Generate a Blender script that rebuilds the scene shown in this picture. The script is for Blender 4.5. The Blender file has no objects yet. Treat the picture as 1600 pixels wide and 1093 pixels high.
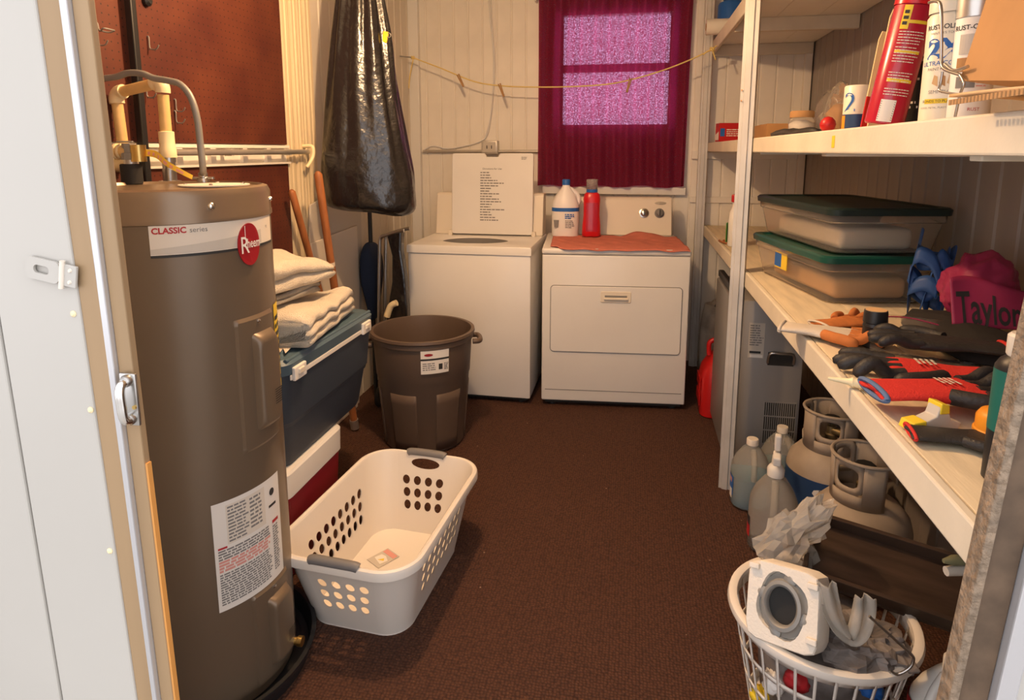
import bpy, bmesh, math, random
from mathutils import Vector, Matrix, noise
random.seed(7)
PI = math.pi; cos = math.cos; sin = math.sin
C = bpy.context.scene.collection
SC = bpy.context.scene

# ------------------------------------------------------------------ camera
FPX = 1000.0; PPY = 399.0; YAW = math.radians(10.8); PITCH = math.atan((PPY - 235) / FPX); CAMZ = 1.43
cam = bpy.data.cameras.new('camera'); cam_o = bpy.data.objects.new('camera', cam); C.objects.link(cam_o)
cam.sensor_width = 36; cam.lens = FPX / 1600 * 36; cam.shift_y = -(546.5 - PPY) / 1600; cam.clip_start = 0.02
cam_o.location = (0, 0, CAMZ); cam_o.rotation_euler = (PI / 2 - PITCH, 0, YAW)
SC.camera = cam_o

# ------------------------------------------------------------------ world, daylight, exposure
w = bpy.data.worlds.new('world'); SC.world = w; w.use_nodes = True
bg = w.node_tree.nodes['Background']; bg.inputs[0].default_value = (.99, .97, 1.0, 1); bg.inputs[1].default_value = 1.45
SC.view_settings.view_transform = 'Standard'; SC.view_settings.look = 'None'
SC.view_settings.gamma = 1; SC.view_settings.use_curve_mapping = False
SC.view_settings.exposure = 0.5
BULB = (-0.62, 1.95, 2.26)
BULB_W = 54.0

# ------------------------------------------------------------------ pixel to place (frame 1600 x 1093)
_F = Vector((-sin(YAW) * cos(PITCH), cos(YAW) * cos(PITCH), -sin(PITCH)))
_R = Vector((cos(YAW), sin(YAW), 0)); _U = _R.cross(_F)
def ray(x, y): return _F + _R * ((x - 800) / FPX) + _U * ((PPY - y) / FPX)
def UZ(x, y, z): r = ray(x, y); t = (z - CAMZ) / r.z; return Vector((r.x * t, r.y * t, z))
def UY(x, y, v): r = ray(x, y); t = v / r.y; return Vector((r.x * t, v, CAMZ + r.z * t))
def UX(x, y, v): r = ray(x, y); t = v / r.x; return Vector((v, r.y * t, CAMZ + r.z * t))
def cylhit(px, py, cx, cy, R):
    r = ray(px, py); a = r.x ** 2 + r.y ** 2; b = -2 * (r.x * cx + r.y * cy); c = cx * cx + cy * cy - R * R
    t = (-b - math.sqrt(max(0, b * b - 4 * a * c))) / (2 * a)
    return math.atan2(r.y * t - cy, r.x * t - cx), CAMZ + r.z * t

# ------------------------------------------------------------------ materials
MATS = {}
def mat(name, col, rough=0.6, metal=0.0, var=0.0, vscale=8.0, bump=0.0, bscale=60.0, col2=None, trans=0.0, alpha=1.0,
        ior=1.45, emit=None, estr=0.0, coat=0.0, sheen=0.0, stretch=None, spec=None):
    m = bpy.data.materials.new(name); m.use_nodes = True
    nt = m.node_tree; b = nt.nodes['Principled BSDF']
    b.inputs['Base Color'].default_value = (*col, 1); b.inputs['Roughness'].default_value = rough
    b.inputs['Metallic'].default_value = metal; b.inputs['Transmission Weight'].default_value = trans
    b.inputs['Alpha'].default_value = alpha; b.inputs['IOR'].default_value = ior
    b.inputs['Coat Weight'].default_value = coat
    if spec is not None: b.inputs['Specular IOR Level'].default_value = spec
    if sheen: b.inputs['Sheen Weight'].default_value = sheen
    if emit: b.inputs['Emission Color'].default_value = (*emit, 1); b.inputs['Emission Strength'].default_value = estr
    if var or bump:
        tc = nt.nodes.new('ShaderNodeTexCoord'); src = tc.outputs['Object']
        if stretch:
            mp = nt.nodes.new('ShaderNodeMapping'); mp.inputs['Scale'].default_value = stretch
            nt.links.new(src, mp.inputs['Vector']); src = mp.outputs['Vector']
    if var:
        n = nt.nodes.new('ShaderNodeTexNoise'); n.inputs['Scale'].default_value = vscale; n.inputs['Detail'].default_value = 6
        nt.links.new(src, n.inputs['Vector'])
        cr = nt.nodes.new('ShaderNodeValToRGB')
        d = col2 if col2 else tuple(max(0, c * (1 - var)) for c in col)
        cr.color_ramp.elements[0].position = 0.35; cr.color_ramp.elements[1].position = 0.65
        cr.color_ramp.elements[0].color = (*d, 1); cr.color_ramp.elements[1].color = (*col, 1)
        nt.links.new(n.outputs['Fac'], cr.inputs['Fac']); nt.links.new(cr.outputs['Color'], b.inputs['Base Color'])
    if bump:
        n2 = nt.nodes.new('ShaderNodeTexNoise'); n2.inputs['Scale'].default_value = bscale; n2.inputs['Detail'].default_value = 3
        nt.links.new(src, n2.inputs['Vector'])
        bp = nt.nodes.new('ShaderNodeBump'); bp.inputs['Strength'].default_value = bump; bp.inputs['Distance'].default_value = 0.01
        nt.links.new(n2.outputs['Fac'], bp.inputs['Height']); nt.links.new(bp.outputs['Normal'], b.inputs['Normal'])
    MATS[name] = m
    return m
mat('white_enamel', (.80, .77, .73), .28, var=.04, vscale=3)
mat('bisque', (.78, .70, .58), .35)
mat('cream_metal', (.74, .67, .56), .42, var=.10, vscale=4)
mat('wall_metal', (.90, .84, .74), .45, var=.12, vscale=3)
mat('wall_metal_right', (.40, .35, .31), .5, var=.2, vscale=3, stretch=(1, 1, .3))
mat('ivory_board', (.76, .62, .40), .55, var=.12, vscale=5, stretch=(6, 6, .4))
mat('window_white', (.78, .76, .72), .4)
mat('ceiling_white', (.75, .72, .66), .7)
mat('shelf_cream', (.78, .70, .56), .6, var=.12, vscale=6, bump=.05, bscale=90)
mat('shelf_wood', (.80, .68, .48), .7, var=.18, vscale=9, stretch=(4, .5, 4), bump=.08)
mat('galv', (.62, .58, .53), .38, .75, var=.2, vscale=5)
mat('galv_light', (.66, .62, .56), .45, .35, var=.15, vscale=6)
mat('grey_duct', (.30, .29, .27), .55, .3)
mat('chrome', (.8, .79, .77), .16, 1)
mat('steel', (.55, .54, .52), .3, 1, var=.15, vscale=12)
mat('brass', (.62, .43, .15), .3, 1)
mat('heater_grey', (.182, .132, .088), .34, .25, var=.06, vscale=3)
mat('heater_cap', (.25, .18, .12), .3, .45, var=.1, vscale=4)
mat('black_plastic', (.016, .016, .017), .42)
mat('black_rubber', (.02, .019, .018), .75)
mat('black_bag', (.012, .011, .012), .27, bump=.55, bscale=28, coat=.3, spec=.8)
mat('cpvc', (.80, .54, .22), .4, var=.15, vscale=20)
mat('cpvc_fit', (.86, .72, .44), .4)
mat('grey_conduit', (.25, .24, .22), .45, .2)
mat('label_white', (.82, .78, .72), .45)
mat('label_pale', (.75, .68, .58), .45)
mat('label_grey', (.58, .53, .46), .45)
mat('ink', (.03, .03, .03), .6)
mat('ink_soft', (.22, .21, .20), .6)
mat('ink_red', (.45, .02, .025), .5)
mat('ink_red_pale', (.72, .33, .28), .5)
mat('logo_red', (.33, .012, .02), .35)
mat('ink_blue', (.02, .12, .42), .5)
mat('ink_yellow', (.85, .62, .04), .5)
mat('energy_yellow', (.82, .58, .03), .5)
mat('yellow_tape', (.82, .55, .06), .5)
mat('wood_tan', (.55, .36, .17), .5, var=.2, vscale=4, stretch=(8, 8, .6))
mat('wood_orange', (.62, .28, .07), .55)
mat('jamb_tan', (.36, .24, .13), .5, .15, var=.15, vscale=4, stretch=(5, 5, .4))
mat('jamb_rough', (.30, .22, .15), .7, .1, var=.45, vscale=70, bump=.8, bscale=90)
mat('jamb_dark', (.14, .09, .055), .6, .1, var=.35, vscale=30)
mat('alum_bright', (.60, .60, .62), .3, .6)
mat('siding_white', (.475, .455, .415), .38, var=.05, vscale=2)
mat('handle_wood', (.42, .15, .05), .5, var=.3, vscale=6, stretch=(8, 8, 1))
mat('navy_plastic', (.030, .044, .066), .5, bump=.04, bscale=120)
mat('blue_lid', (.075, .125, .165), .42, bump=.03, bscale=120)
mat('red_plastic', (.33, .018, .03), .35)
mat('white_plastic', (.80, .77, .72), .4)
mat('terry_cream', (.80, .70, .55), .95, var=.1, vscale=20, bump=.8, bscale=260, sheen=.3)
mat('terry_grey', (.38, .35, .31), .95, bump=.8, bscale=260)
mat('terry_coral', (.74, .23, .16), .95, var=.15, vscale=14, bump=.7, bscale=260)
mat('basket_white', (.80, .74, .66), .36)
mat('grip_grey', (.19, .18, .175), .5)
mat('can_brown', (.125, .085, .062), .48, var=.08, vscale=5)
mat('detergent_red', (.62, .012, .02), .28)
mat('bleach_white', (.82, .78, .76), .35)
mat('clear_plastic', (.9, .88, .86), .12, trans=.85, ior=1.2)
mat('curtain_rod', (.75, .73, .7), .4)
mat('rope_yellow', (.78, .60, .22), .8)
mat('pin_wood', (.40, .22, .09), .7)
mat('cable_white', (.75, .73, .70), .5)
mat('cardboard', (.50, .27, .11), .85, var=.1, vscale=12)
mat('cardboard_pale', (.72, .46, .23), .85, var=.1, vscale=12)
mat('can_red', (.45, .012, .035), .26, coat=.3)
mat('can_white', (.84, .76, .60), .35)
mat('can_silver', (.6, .58, .55), .3, .8)
mat('paint_stick', (.80, .60, .33), .7)
mat('tote_clear', (.92, .87, .80), .14, trans=.93, ior=1.08)
mat('tote_lid_green', (.008, .075, .055), .35)
mat('tote_lid_dark', (.012, .026, .024), .5)
mat('gas_red', (.50, .012, .012), .38)
mat('appliance_grey', (.27, .26, .25), .38, .4)
mat('appliance_side', (.33, .31, .29), .45, .2)
mat('jug_clear', (.88, .84, .76), .22, trans=.78, ior=1.08)
mat('washer_fluid', (.06, .19, .27), .25, trans=.2, ior=1.2)
mat('tank_grey', (.44, .36, .28), .6, var=.2, vscale=9, bump=.03)
mat('tank_blue', (.02, .055, .15), .45)
mat('foam_white', (.84, .77, .67), .85, bump=.2, bscale=160)
mat('film', (.9, .86, .8), .12, trans=.94, ior=1.06, bump=.6, bscale=25)
mat('film_white', (.90, .85, .77), .25, trans=.72, ior=1.08, bump=.6, bscale=22)
mat('film_grey', (.34, .30, .28), .28, trans=.25, ior=1.1, bump=.6, bscale=20, var=.5, vscale=14)
mat('tray_brown', (.075, .046, .032), .42, bump=.06, bscale=40, var=.5, vscale=5, stretch=(1, 6, 1))
mat('glove_red', (.62, .03, .022), .85, bump=.35, bscale=300)
mat('glove_black', (.028, .025, .024), .55, bump=.2, bscale=120)
mat('glove_blue', (.10, .16, .30), .8)
mat('glove_orange', (.55, .18, .045), .8, var=.2, vscale=30)
mat('glove_cream', (.62, .55, .46), .9, bump=.3, bscale=250)
mat('pink_vinyl', (.36, .028, .095), .45, var=.15, vscale=6)
mat('blue_ribbon', (.022, .075, .24), .5)
mat('navy_cloth', (.015, .028, .065), .8)
mat('teal', (.012, .13, .10), .5)
mat('orange_plastic', (.80, .30, .02), .45)
mat('green_label', (.10, .36, .06), .5)
mat('paper', (.72, .62, .52), .8)
mat('soil_dark', (.02, .017, .015), .9)
mat('burgundy_strip', (.10, .02, .02), .7)
mat('sand_bag', (.42, .36, .28), .5, var=.4, vscale=12)
mat('roll_white', (.78, .72, .62), .8)
mat('tank_valve', (.36, .27, .14), .45, .8)
mat('concrete', (.45, .43, .40), .85, var=.2)
mat('glass', (1, 1, 1), .05, trans=1, ior=1.02)
mat('bulb_glow', (1, .8, .5), .5, emit=(1, .74, .40), estr=6)
mat('olive', (.20, .19, .10), .5)
mat('dark_gap', (.03, .026, .022), .8)

def special_materials():
    # carpet: ribbed dark brown weave with pale lint
    m = mat('carpet', (.07, .03, .02), .92); nt = m.node_tree; b = nt.nodes['Principled BSDF']; L = nt.links.new
    tc = nt.nodes.new('ShaderNodeTexCoord')
    vo = nt.nodes.new('ShaderNodeTexVoronoi'); vo.inputs['Scale'].default_value = 105; vo.inputs['Randomness'].default_value = .45
    L(tc.outputs['Object'], vo.inputs['Vector'])
    cr = nt.nodes.new('ShaderNodeValToRGB'); cr.color_ramp.elements[0].color = (.110, .044, .022, 1); cr.color_ramp.elements[0].position = .1
    cr.color_ramp.elements[1].color = (.038, .013, .007, 1); cr.color_ramp.elements[1].position = .75
    L(vo.outputs['Distance'], cr.inputs['Fac'])
    bp = nt.nodes.new('ShaderNodeBump'); bp.inputs['Strength'].default_value = .9; bp.inputs['Distance'].default_value = .006; bp.invert = True
    L(vo.outputs['Distance'], bp.inputs['Height']); L(bp.outputs['Normal'], b.inputs['Normal'])
    v2 = nt.nodes.new('ShaderNodeTexVoronoi'); v2.inputs['Scale'].default_value = 11
    L(tc.outputs['Object'], v2.inputs['Vector'])
    lt = nt.nodes.new('ShaderNodeMath'); lt.operation = 'LESS_THAN'; lt.inputs[1].default_value = .035; L(v2.outputs['Distance'], lt.inputs[0])
    mx = nt.nodes.new('ShaderNodeMix'); mx.data_type = 'RGBA'; mx.inputs[7].default_value = (.30, .20, .14, 1)
    L(lt.outputs[0], mx.inputs[0]); L(cr.outputs['Color'], mx.inputs[6]); L(mx.outputs[2], b.inputs['Base Color'])
    # pegboard: hardboard with a one inch grid of dark holes
    m = mat('pegboard', (.18, .045, .02), .6); nt = m.node_tree; b = nt.nodes['Principled BSDF']; L = nt.links.new
    tc = nt.nodes.new('ShaderNodeTexCoord'); mp = nt.nodes.new('ShaderNodeMapping'); mp.inputs['Scale'].default_value = (0, 1 / .0254, 1 / .0254)
    L(tc.outputs['Object'], mp.inputs['Vector'])
    fr = nt.nodes.new('ShaderNodeVectorMath'); fr.operation = 'FRACTION'; L(mp.outputs['Vector'], fr.inputs[0])
    sb = nt.nodes.new('ShaderNodeVectorMath'); sb.operation = 'SUBTRACT'; sb.inputs[1].default_value = (0, .5, .5); L(fr.outputs[0], sb.inputs[0])
    ln = nt.nodes.new('ShaderNodeVectorMath'); ln.operation = 'LENGTH'; L(sb.outputs[0], ln.inputs[0])
    lt = nt.nodes.new('ShaderNodeMath'); lt.operation = 'LESS_THAN'; lt.inputs[1].default_value = .10; L(ln.outputs['Value'], lt.inputs[0])
    no = nt.nodes.new('ShaderNodeTexNoise'); no.inputs['Scale'].default_value = 5; no.inputs['Detail'].default_value = 5; L(tc.outputs['Object'], no.inputs['Vector'])
    cr = nt.nodes.new('ShaderNodeValToRGB'); cr.color_ramp.elements[0].color = (.075, .014, .008, 1); cr.color_ramp.elements[1].color = (.13, .032, .014, 1)
    cr.color_ramp.elements[0].position = .35; cr.color_ramp.elements[1].position = .7; L(no.outputs['Fac'], cr.inputs['Fac'])
    mx = nt.nodes.new('ShaderNodeMix'); mx.data_type = 'RGBA'; mx.inputs[7].default_value = (.015, .006, .004, 1)
    L(lt.outputs[0], mx.inputs[0]); L(cr.outputs['Color'], mx.inputs[6]); L(mx.outputs[2], b.inputs['Base Color'])
    # curtain: open weave cloth that lets daylight through
    m = mat('curtain', (.16, .008, .022), .8); nt = m.node_tree; b = nt.nodes['Principled BSDF']; L = nt.links.new
    out = nt.nodes['Material Output']
    tr = nt.nodes.new('ShaderNodeBsdfTranslucent'); tr.inputs['Color'].default_value = (.50, .03, .14, 1)
    tp = nt.nodes.new('ShaderNodeBsdfTransparent'); tp.inputs['Color'].default_value = (.88, .52, .86, 1)
    tc = nt.nodes.new('ShaderNodeTexCoord'); n = nt.nodes.new('ShaderNodeTexNoise'); n.inputs['Scale'].default_value = 150; n.inputs['Detail'].default_value = 2
    L(tc.outputs['Object'], n.inputs['Vector'])
    mr = nt.nodes.new('ShaderNodeMapRange'); mr.inputs[1].default_value = .46; mr.inputs[2].default_value = .68; mr.inputs[3].default_value = .03; mr.inputs[4].default_value = .40
    L(n.outputs['Fac'], mr.inputs[0])
    m1 = nt.nodes.new('ShaderNodeMixShader'); m1.inputs[0].default_value = .45; L(b.outputs[0], m1.inputs[1]); L(tr.outputs[0], m1.inputs[2])
    m2 = nt.nodes.new('ShaderNodeMixShader'); L(mr.outputs[0], m2.inputs[0]); L(m1.outputs[0], m2.inputs[1]); L(tp.outputs[0], m2.inputs[2])
    L(m2.outputs[0], out.inputs['Surface'])
special_materials()

# ------------------------------------------------------------------ mesh helpers
def T(x=0, y=0, z=0): return Matrix.Translation((x, y, z))
def RX(a): return Matrix.Rotation(a, 4, 'X')
def RY(a): return Matrix.Rotation(a, 4, 'Y')
def RZ(a): return Matrix.Rotation(a, 4, 'Z')
def SCL(x, y, z): return Matrix.Diagonal((x, y, z, 1))
I4 = Matrix.Identity(4)
class MB:
    def __init__(s): s.v = []; s.f = []
    def add(s, vs, fs, M=I4):
        o = len(s.v); s.v += [M @ Vector(p) for p in vs]; s.f += [tuple(i + o for i in q) for q in fs]; return s
    def box(s, x0, x1, y0, y1, z0, z1, M=I4):
        return s.add([(x0, y0, z0), (x1, y0, z0), (x1, y1, z0), (x0, y1, z0), (x0, y0, z1), (x1, y0, z1), (x1, y1, z1), (x0, y1, z1)],
                     [(0, 3, 2, 1), (4, 5, 6, 7), (0, 1, 5, 4), (1, 2, 6, 5), (2, 3, 7, 6), (3, 0, 4, 7)], M)
    def rbox(s, x0, x1, y0, y1, z0, z1, r=.01, seg=3, M=I4):
        bm = bmesh.new(); bmesh.ops.create_cube(bm, size=1)
        for v in bm.verts: v.co = ((x0 + x1) / 2 + v.co.x * (x1 - x0), (y0 + y1) / 2 + v.co.y * (y1 - y0), (z0 + z1) / 2 + v.co.z * (z1 - z0))
        r = min(r, .499 * min(x1 - x0, y1 - y0, z1 - z0))
        bmesh.ops.bevel(bm, geom=bm.edges[:], offset=r, segments=seg, profile=.5, affect='EDGES')
        return s.bm(bm, M)
    def bm(s, bm, M=I4):
        bm.verts.index_update(); s.add([v.co.copy() for v in bm.verts], [tuple(v.index for v in f.verts) for f in bm.faces], M); bm.free(); return s
    def lathe(s, prof, n=32, M=I4, a0=0, a1=2 * PI, cap=True):
        full = abs(a1 - a0) > 2 * PI - 1e-6; k = n if full else n + 1; vs = []; fs = []
        for r, z in prof:
            for i in range(k):
                a = a0 + (a1 - a0) * i / n; vs.append((r * cos(a), r * sin(a), z))
        for j in range(len(prof) - 1):
            for i in range(n if full else k - 1):
                i2 = (i + 1) % k; fs.append((j * k + i, j * k + i2, (j + 1) * k + i2, (j + 1) * k + i))
        if cap and full:
            if prof[0][0] > 1e-6: fs.append(tuple(range(k - 1, -1, -1)))
            if prof[-1][0] > 1e-6: fs.append(tuple((len(prof) - 1) * k + i for i in range(k)))
        return s.add(vs, fs, M)
    def cyl(s, r, z0, z1, n=24, M=I4, r2=None): return s.lathe([(r, z0), (r if r2 is None else r2, z1)], n, M)
    def tube(s, pts, r, n=10, M=I4, caps=True, flat=1.0):
        pts = [Vector(p) for p in pts]; k = len(pts); rr = r if isinstance(r, (list, tuple)) else [r] * k
        vs = []; fs = []; prev = None
        for i, p in enumerate(pts):
            t = (pts[min(i + 1, k - 1)] - pts[max(i - 1, 0)]); t.normalize()
            if prev is None:
                up = Vector((0, 0, 1)) if abs(t.z) < .9 else Vector((1, 0, 0)); a = t.cross(up).normalized()
            else: a = (prev - t * prev.dot(t)).normalized()
            prev = a; b = t.cross(a)
            for j in range(n):
                g = 2 * PI * j / n; vs.append(p + a * (cos(g) * rr[i]) + b * (sin(g) * rr[i] * flat))
        for i in range(k - 1):
            for j in range(n):
                j2 = (j + 1) % n; fs.append((i * n + j, i * n + j2, (i + 1) * n + j2, (i + 1) * n + j))
        if caps: fs.append(tuple(range(n - 1, -1, -1))); fs.append(tuple((k - 1) * n + j for j in range(n)))
        return s.add(vs, fs, M)
    def prism(s, out, z0, z1, M=I4):
        n = len(out); vs = [(x, y, z0) for x, y in out] + [(x, y, z1) for x, y in out]
        fs = [tuple(range(n - 1, -1, -1)), tuple(range(n, 2 * n))] + [(i, (i + 1) % n, n + (i + 1) % n, n + i) for i in range(n)]
        return s.add(vs, fs, M)
    def grid(s, fn, nu, nv, M=I4, wrap=False):
        vs = [fn(i / nu, j / nv) for j in range(nv + 1) for i in range(nu + (0 if wrap else 1))]
        k = nu if wrap else nu + 1; fs = []
        for j in range(nv):
            for i in range(nu):
                i2 = (i + 1) % k; fs.append((j * k + i, j * k + i2, (j + 1) * k + i2, (j + 1) * k + i))
        return s.add(vs, fs, M)
    def xf(s, fn): s.v = [Vector(fn(p)) for p in s.v]; return s
    def build(s, name, m, parent=None, smooth=None, solid=0, rim=True, weld=0, sub=0, bevel=0, loc=None, rot=None, offset=-1):
        me = bpy.data.meshes.new(name); me.from_pydata([tuple(p) for p in s.v], [], s.f)
        bm = bmesh.new(); bm.from_mesh(me)
        if weld: bmesh.ops.remove_doubles(bm, verts=bm.verts[:], dist=weld)
        bmesh.ops.recalc_face_normals(bm, faces=bm.faces[:]); bm.to_mesh(me); bm.free()
        me.materials.append(MATS[m]); o = bpy.data.objects.new(name, me); C.objects.link(o)
        if solid: q = o.modifiers.new('solid', 'SOLIDIFY'); q.thickness = solid; q.offset = offset; q.use_rim = rim
        if bevel: q = o.modifiers.new('bevel', 'BEVEL'); q.width = bevel; q.segments = 2; q.limit_method = 'ANGLE'; q.angle_limit = math.radians(40)
        if sub: q = o.modifiers.new('sub', 'SUBSURF'); q.levels = sub; q.render_levels = sub
        if smooth is not None:
            for p in me.polygons: p.use_smooth = True
            if not sub: me.set_sharp_from_angle(angle=math.radians(smooth))
        if parent is not None: o.parent = parent
        if loc is not None: o.location = loc
        if rot is not None: o.rotation_euler = rot
        return o
def thing(name, label, cat, loc=(0, 0, 0), rz=0.0, group=None, rot=None):
    o = bpy.data.objects.new(name, None); C.objects.link(o); o.empty_display_size = .05
    o.location = loc; o.rotation_euler = rot if rot else (0, 0, rz)
    return tag(o, label, cat, group)
def tag(o, label, cat, group=None):
    o['label'] = label; o['category'] = cat
    if group: o['group'] = group
    return o
def struct(o): o['kind'] = 'structure'; return o
def text_mb(txt, size, ext=0.0, align='LEFT', bold=0.0):
    cu = bpy.data.curves.new('t', 'FONT'); cu.body = txt; cu.size = size; cu.align_x = align; cu.extrude = ext; cu.offset = bold; cu.resolution_u = 3
    o = bpy.data.objects.new('t', cu); C.objects.link(o)
    me = bpy.data.meshes.new_from_object(o.evaluated_get(bpy.context.evaluated_depsgraph_get()))
    m = MB(); m.v = [v.co.copy() for v in me.vertices]; m.f = [tuple(p.vertices) for p in me.polygons]
    bpy.data.objects.remove(o); bpy.data.curves.remove(cu); bpy.data.meshes.remove(me); return m
def wrap_z(R, a0, z0): # flat (u,v) sheet -> outside of a vertical cylinder, u running counter-clockwise seen from above
    return lambda p: ((R + p.z) * cos(a0 + p.x / R), (R + p.z) * sin(a0 + p.x / R), z0 + p.y)
def sheet(w, h, n=1, x0=0, y0=0, z=0): return MB().grid(lambda u, v: (x0 + u * w, y0 + v * h, z), n, 1)
def prints(w, h, rows, fill=.55, x0=0, y0=0, z=0.0, seed=1, minw=.5, words=True):
    # rows of small dark dashes: print too fine to read
    rnd = random.Random(seed); m = MB(); d = h / rows
    for r in range(rows):
        x = x0; end = x0 + w * rnd.uniform(minw, 1); y = y0 + h - (r + 1) * d + d * (1 - fill) / 2
        while x < end - d * .3:
            L = min(end - x, d * fill * rnd.uniform(1.2, 5)) if words else end - x
            k = max(1, int(L / .02))
            m.add([(x + L * i / k, yy, z) for yy in (y, y + d * fill) for i in range(k + 1)], [(i, i + 1, k + 2 + i, k + 1 + i) for i in range(k)])
            x += L + d * fill * .6
    return m
def rrect(w, h, r, n=5, cx=0, cy=0):
    o = []
    for qx, qy, a in ((1, 1, 0), (-1, 1, PI / 2), (-1, -1, PI), (1, -1, 3 * PI / 2)):
        for i in range(n + 1): b = a + PI / 2 * i / n; o.append((cx + qx * (w / 2 - r) + r * cos(b), cy + qy * (h / 2 - r) + r * sin(b)))
    return o
def loft(rings, cap0=True, cap1=True):
    m = MB(); n = len(rings[0]); vs = [p for r in rings for p in r]; fs = []
    for j in range(len(rings) - 1):
        for i in range(n): i2 = (i + 1) % n; fs.append((j * n + i, j * n + i2, (j + 1) * n + i2, (j + 1) * n + i))
    if cap0: fs.append(tuple(range(n - 1, -1, -1)))
    if cap1: fs.append(tuple((len(rings) - 1) * n + i for i in range(n)))
    return m.add(vs, fs)
def smooth_path(pts, k=6):
    pts = [Vector(p) for p in pts]; out = []
    for i in range(len(pts) - 1):
        p0 = pts[max(i - 1, 0)]; p1 = pts[i]; p2 = pts[i + 1]; p3 = pts[min(i + 2, len(pts) - 1)]
        for j in range(k):
            t = j / k
            out.append(.5 * ((2 * p1) + (p2 - p0) * t + (2 * p0 - 5 * p1 + 4 * p2 - p3) * t * t + (3 * p1 - p0 - 3 * p2 + p3) * t ** 3))
    out.append(pts[-1]); return out
def voxel(m, size, it=6):
    me = bpy.data.meshes.new('v'); me.from_pydata([tuple(p) for p in m.v], [], m.f)
    bm = bmesh.new(); bm.from_mesh(me); bmesh.ops.recalc_face_normals(bm, faces=bm.faces[:]); bm.to_mesh(me); bm.free()
    o = bpy.data.objects.new('v', me); C.objects.link(o)
    q = o.modifiers.new('r', 'REMESH'); q.mode = 'VOXEL'; q.voxel_size = size
    q = o.modifiers.new('s', 'SMOOTH'); q.iterations = it; q.factor = .5
    e = bpy.data.meshes.new_from_object(o.evaluated_get(bpy.context.evaluated_depsgraph_get()))
    r = MB(); r.v = [v.co.copy() for v in e.vertices]; r.f = [tuple(p.vertices) for p in e.polygons]
    bpy.data.objects.remove(o); bpy.data.meshes.remove(me); bpy.data.meshes.remove(e); return r
def crumple(m, amp, sc, seed=0.0):
    off = Vector((seed * 3.1, seed * 1.7, seed))
    m.v = [p + Vector(noise.noise_vector(p * sc + off)) * amp + Vector(noise.noise_vector(p * sc * 2.3 + off)) * amp * .45 for p in m.v]; return m
# ================================================================== the setting
XL, XR, YB, YF, ZC = -1.56, 1.06, 4.40, 0.72, 2.45
struct(MB().box(XL - .05, XR + .05, YF + .002, YB + .05, -.04, 0).build('floor', 'carpet'))
struct(MB().box(-4, 4, -4, YF, -.06, -.02).build('floor_outside', 'concrete'))
struct(MB().box(XL - .05, XR + .05, YF, YB + .05, ZC, ZC + .04).build('ceiling', 'ceiling_white'))

def panel_mesh(w, h):  # one pressed strip of wall cladding, standing in the xz plane, face towards -y
    m = MB(); t = .006; b = .006
    return m.add([(0, 0, 0), (w, 0, 0), (w, 0, h), (0, 0, h), (b, -t, 0), (w - b, -t, 0), (w - b, -t, h), (b, -t, h)],
                 [(4, 5, 6, 7), (0, 4, 7, 3), (5, 1, 2, 6), (0, 1, 5, 4), (3, 7, 6, 2)])
def clone(o, parent, M):
    c = o.copy(); C.objects.link(c); c.parent = parent; c.matrix_local = M; return c

# back wall with the window hole
WX0, WX1, WZ0, WZ1 = -.56, .27, 1.20, 2.30
wb = MB()
for a in ((XL - .05, WX0, 0, ZC), (WX1, XR + .05, 0, ZC), (WX0, WX1, 0, WZ0), (WX0, WX1, WZ1, ZC)): wb.box(a[0], a[1], YB, YB + .05, a[2], a[3])
wall_back = struct(wb.build('wall_back', 'wall_metal'))
pw = .100; first = {}
x = XL + .02
while x < XR - .02:
    over = x + pw > WX0 - .06 and x < WX1 + .06
    for z0, z1 in (((0.0, WZ0 - .06), (WZ1 + .05, ZC)) if over else ((0.0, ZC),)):
        k = (z0, z1)
        if k not in first:
            first[k] = panel_mesh(pw - .004, z1 - z0).build('panel', 'wall_metal', wall_back); first[k].location = (x, YB, z0)
        else: clone(first[k], wall_back, T(x, YB, z0))
    x += pw
# left wall
wall_left = struct(MB().box(XL - .05, XL, YF + .05, YB, 0, ZC).build('wall_left', 'cream_metal'))
pl = None; y = 2.72
while y < YB - .05:
    M = T(XL, y, 0) @ RZ(PI / 2)
    if pl is None: pl = panel_mesh(.11, ZC).build('panel', 'cream_metal', wall_left); pl.matrix_local = M
    else: clone(pl, wall_left, M)
    y += .115
# right wall
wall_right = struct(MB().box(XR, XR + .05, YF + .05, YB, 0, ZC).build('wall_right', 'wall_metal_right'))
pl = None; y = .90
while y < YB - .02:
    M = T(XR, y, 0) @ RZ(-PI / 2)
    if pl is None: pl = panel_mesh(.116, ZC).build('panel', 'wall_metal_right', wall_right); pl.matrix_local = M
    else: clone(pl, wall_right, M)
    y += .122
# corner and horizontal girts
struct(MB().box(XL + .003, XL + .075, YB - .05, YB - .007, 0, ZC).build('trim_1', 'window_white', bevel=.004))
struct(MB().box(XR - .05, XR - .007, YB - .05, YB - .007, 0, ZC).build('trim_2', 'wall_metal', bevel=.004))
g = MB().box(XL, XL + .012, .9, 2.68, 1.372, 1.455).box(XL + .012, XL + .035, .9, 2.68, 1.372, 1.380).box(XL + .012, XL + .03, .9, 2.68, 1.44, 1.452)
g = struct(g.build('trim_3', 'wall_metal'))
for yy in (1.95, 2.13, 2.33, 2.5): MB().box(XL + .012, XL + .028, yy, yy + .03, 1.375, 1.45).build('bracket', 'label_white', g)
struct(MB().box(WX1 + .09, XR - .051, YB - .034, YB - .007, 1.375, 1.43).build('trim_4', 'wall_metal', bevel=.003))
struct(MB().box(WX1 + .09, XR - .051, YB - .022, YB - .007, 1.09, 1.13).build('trim_5', 'wall_metal', bevel=.003))

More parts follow.
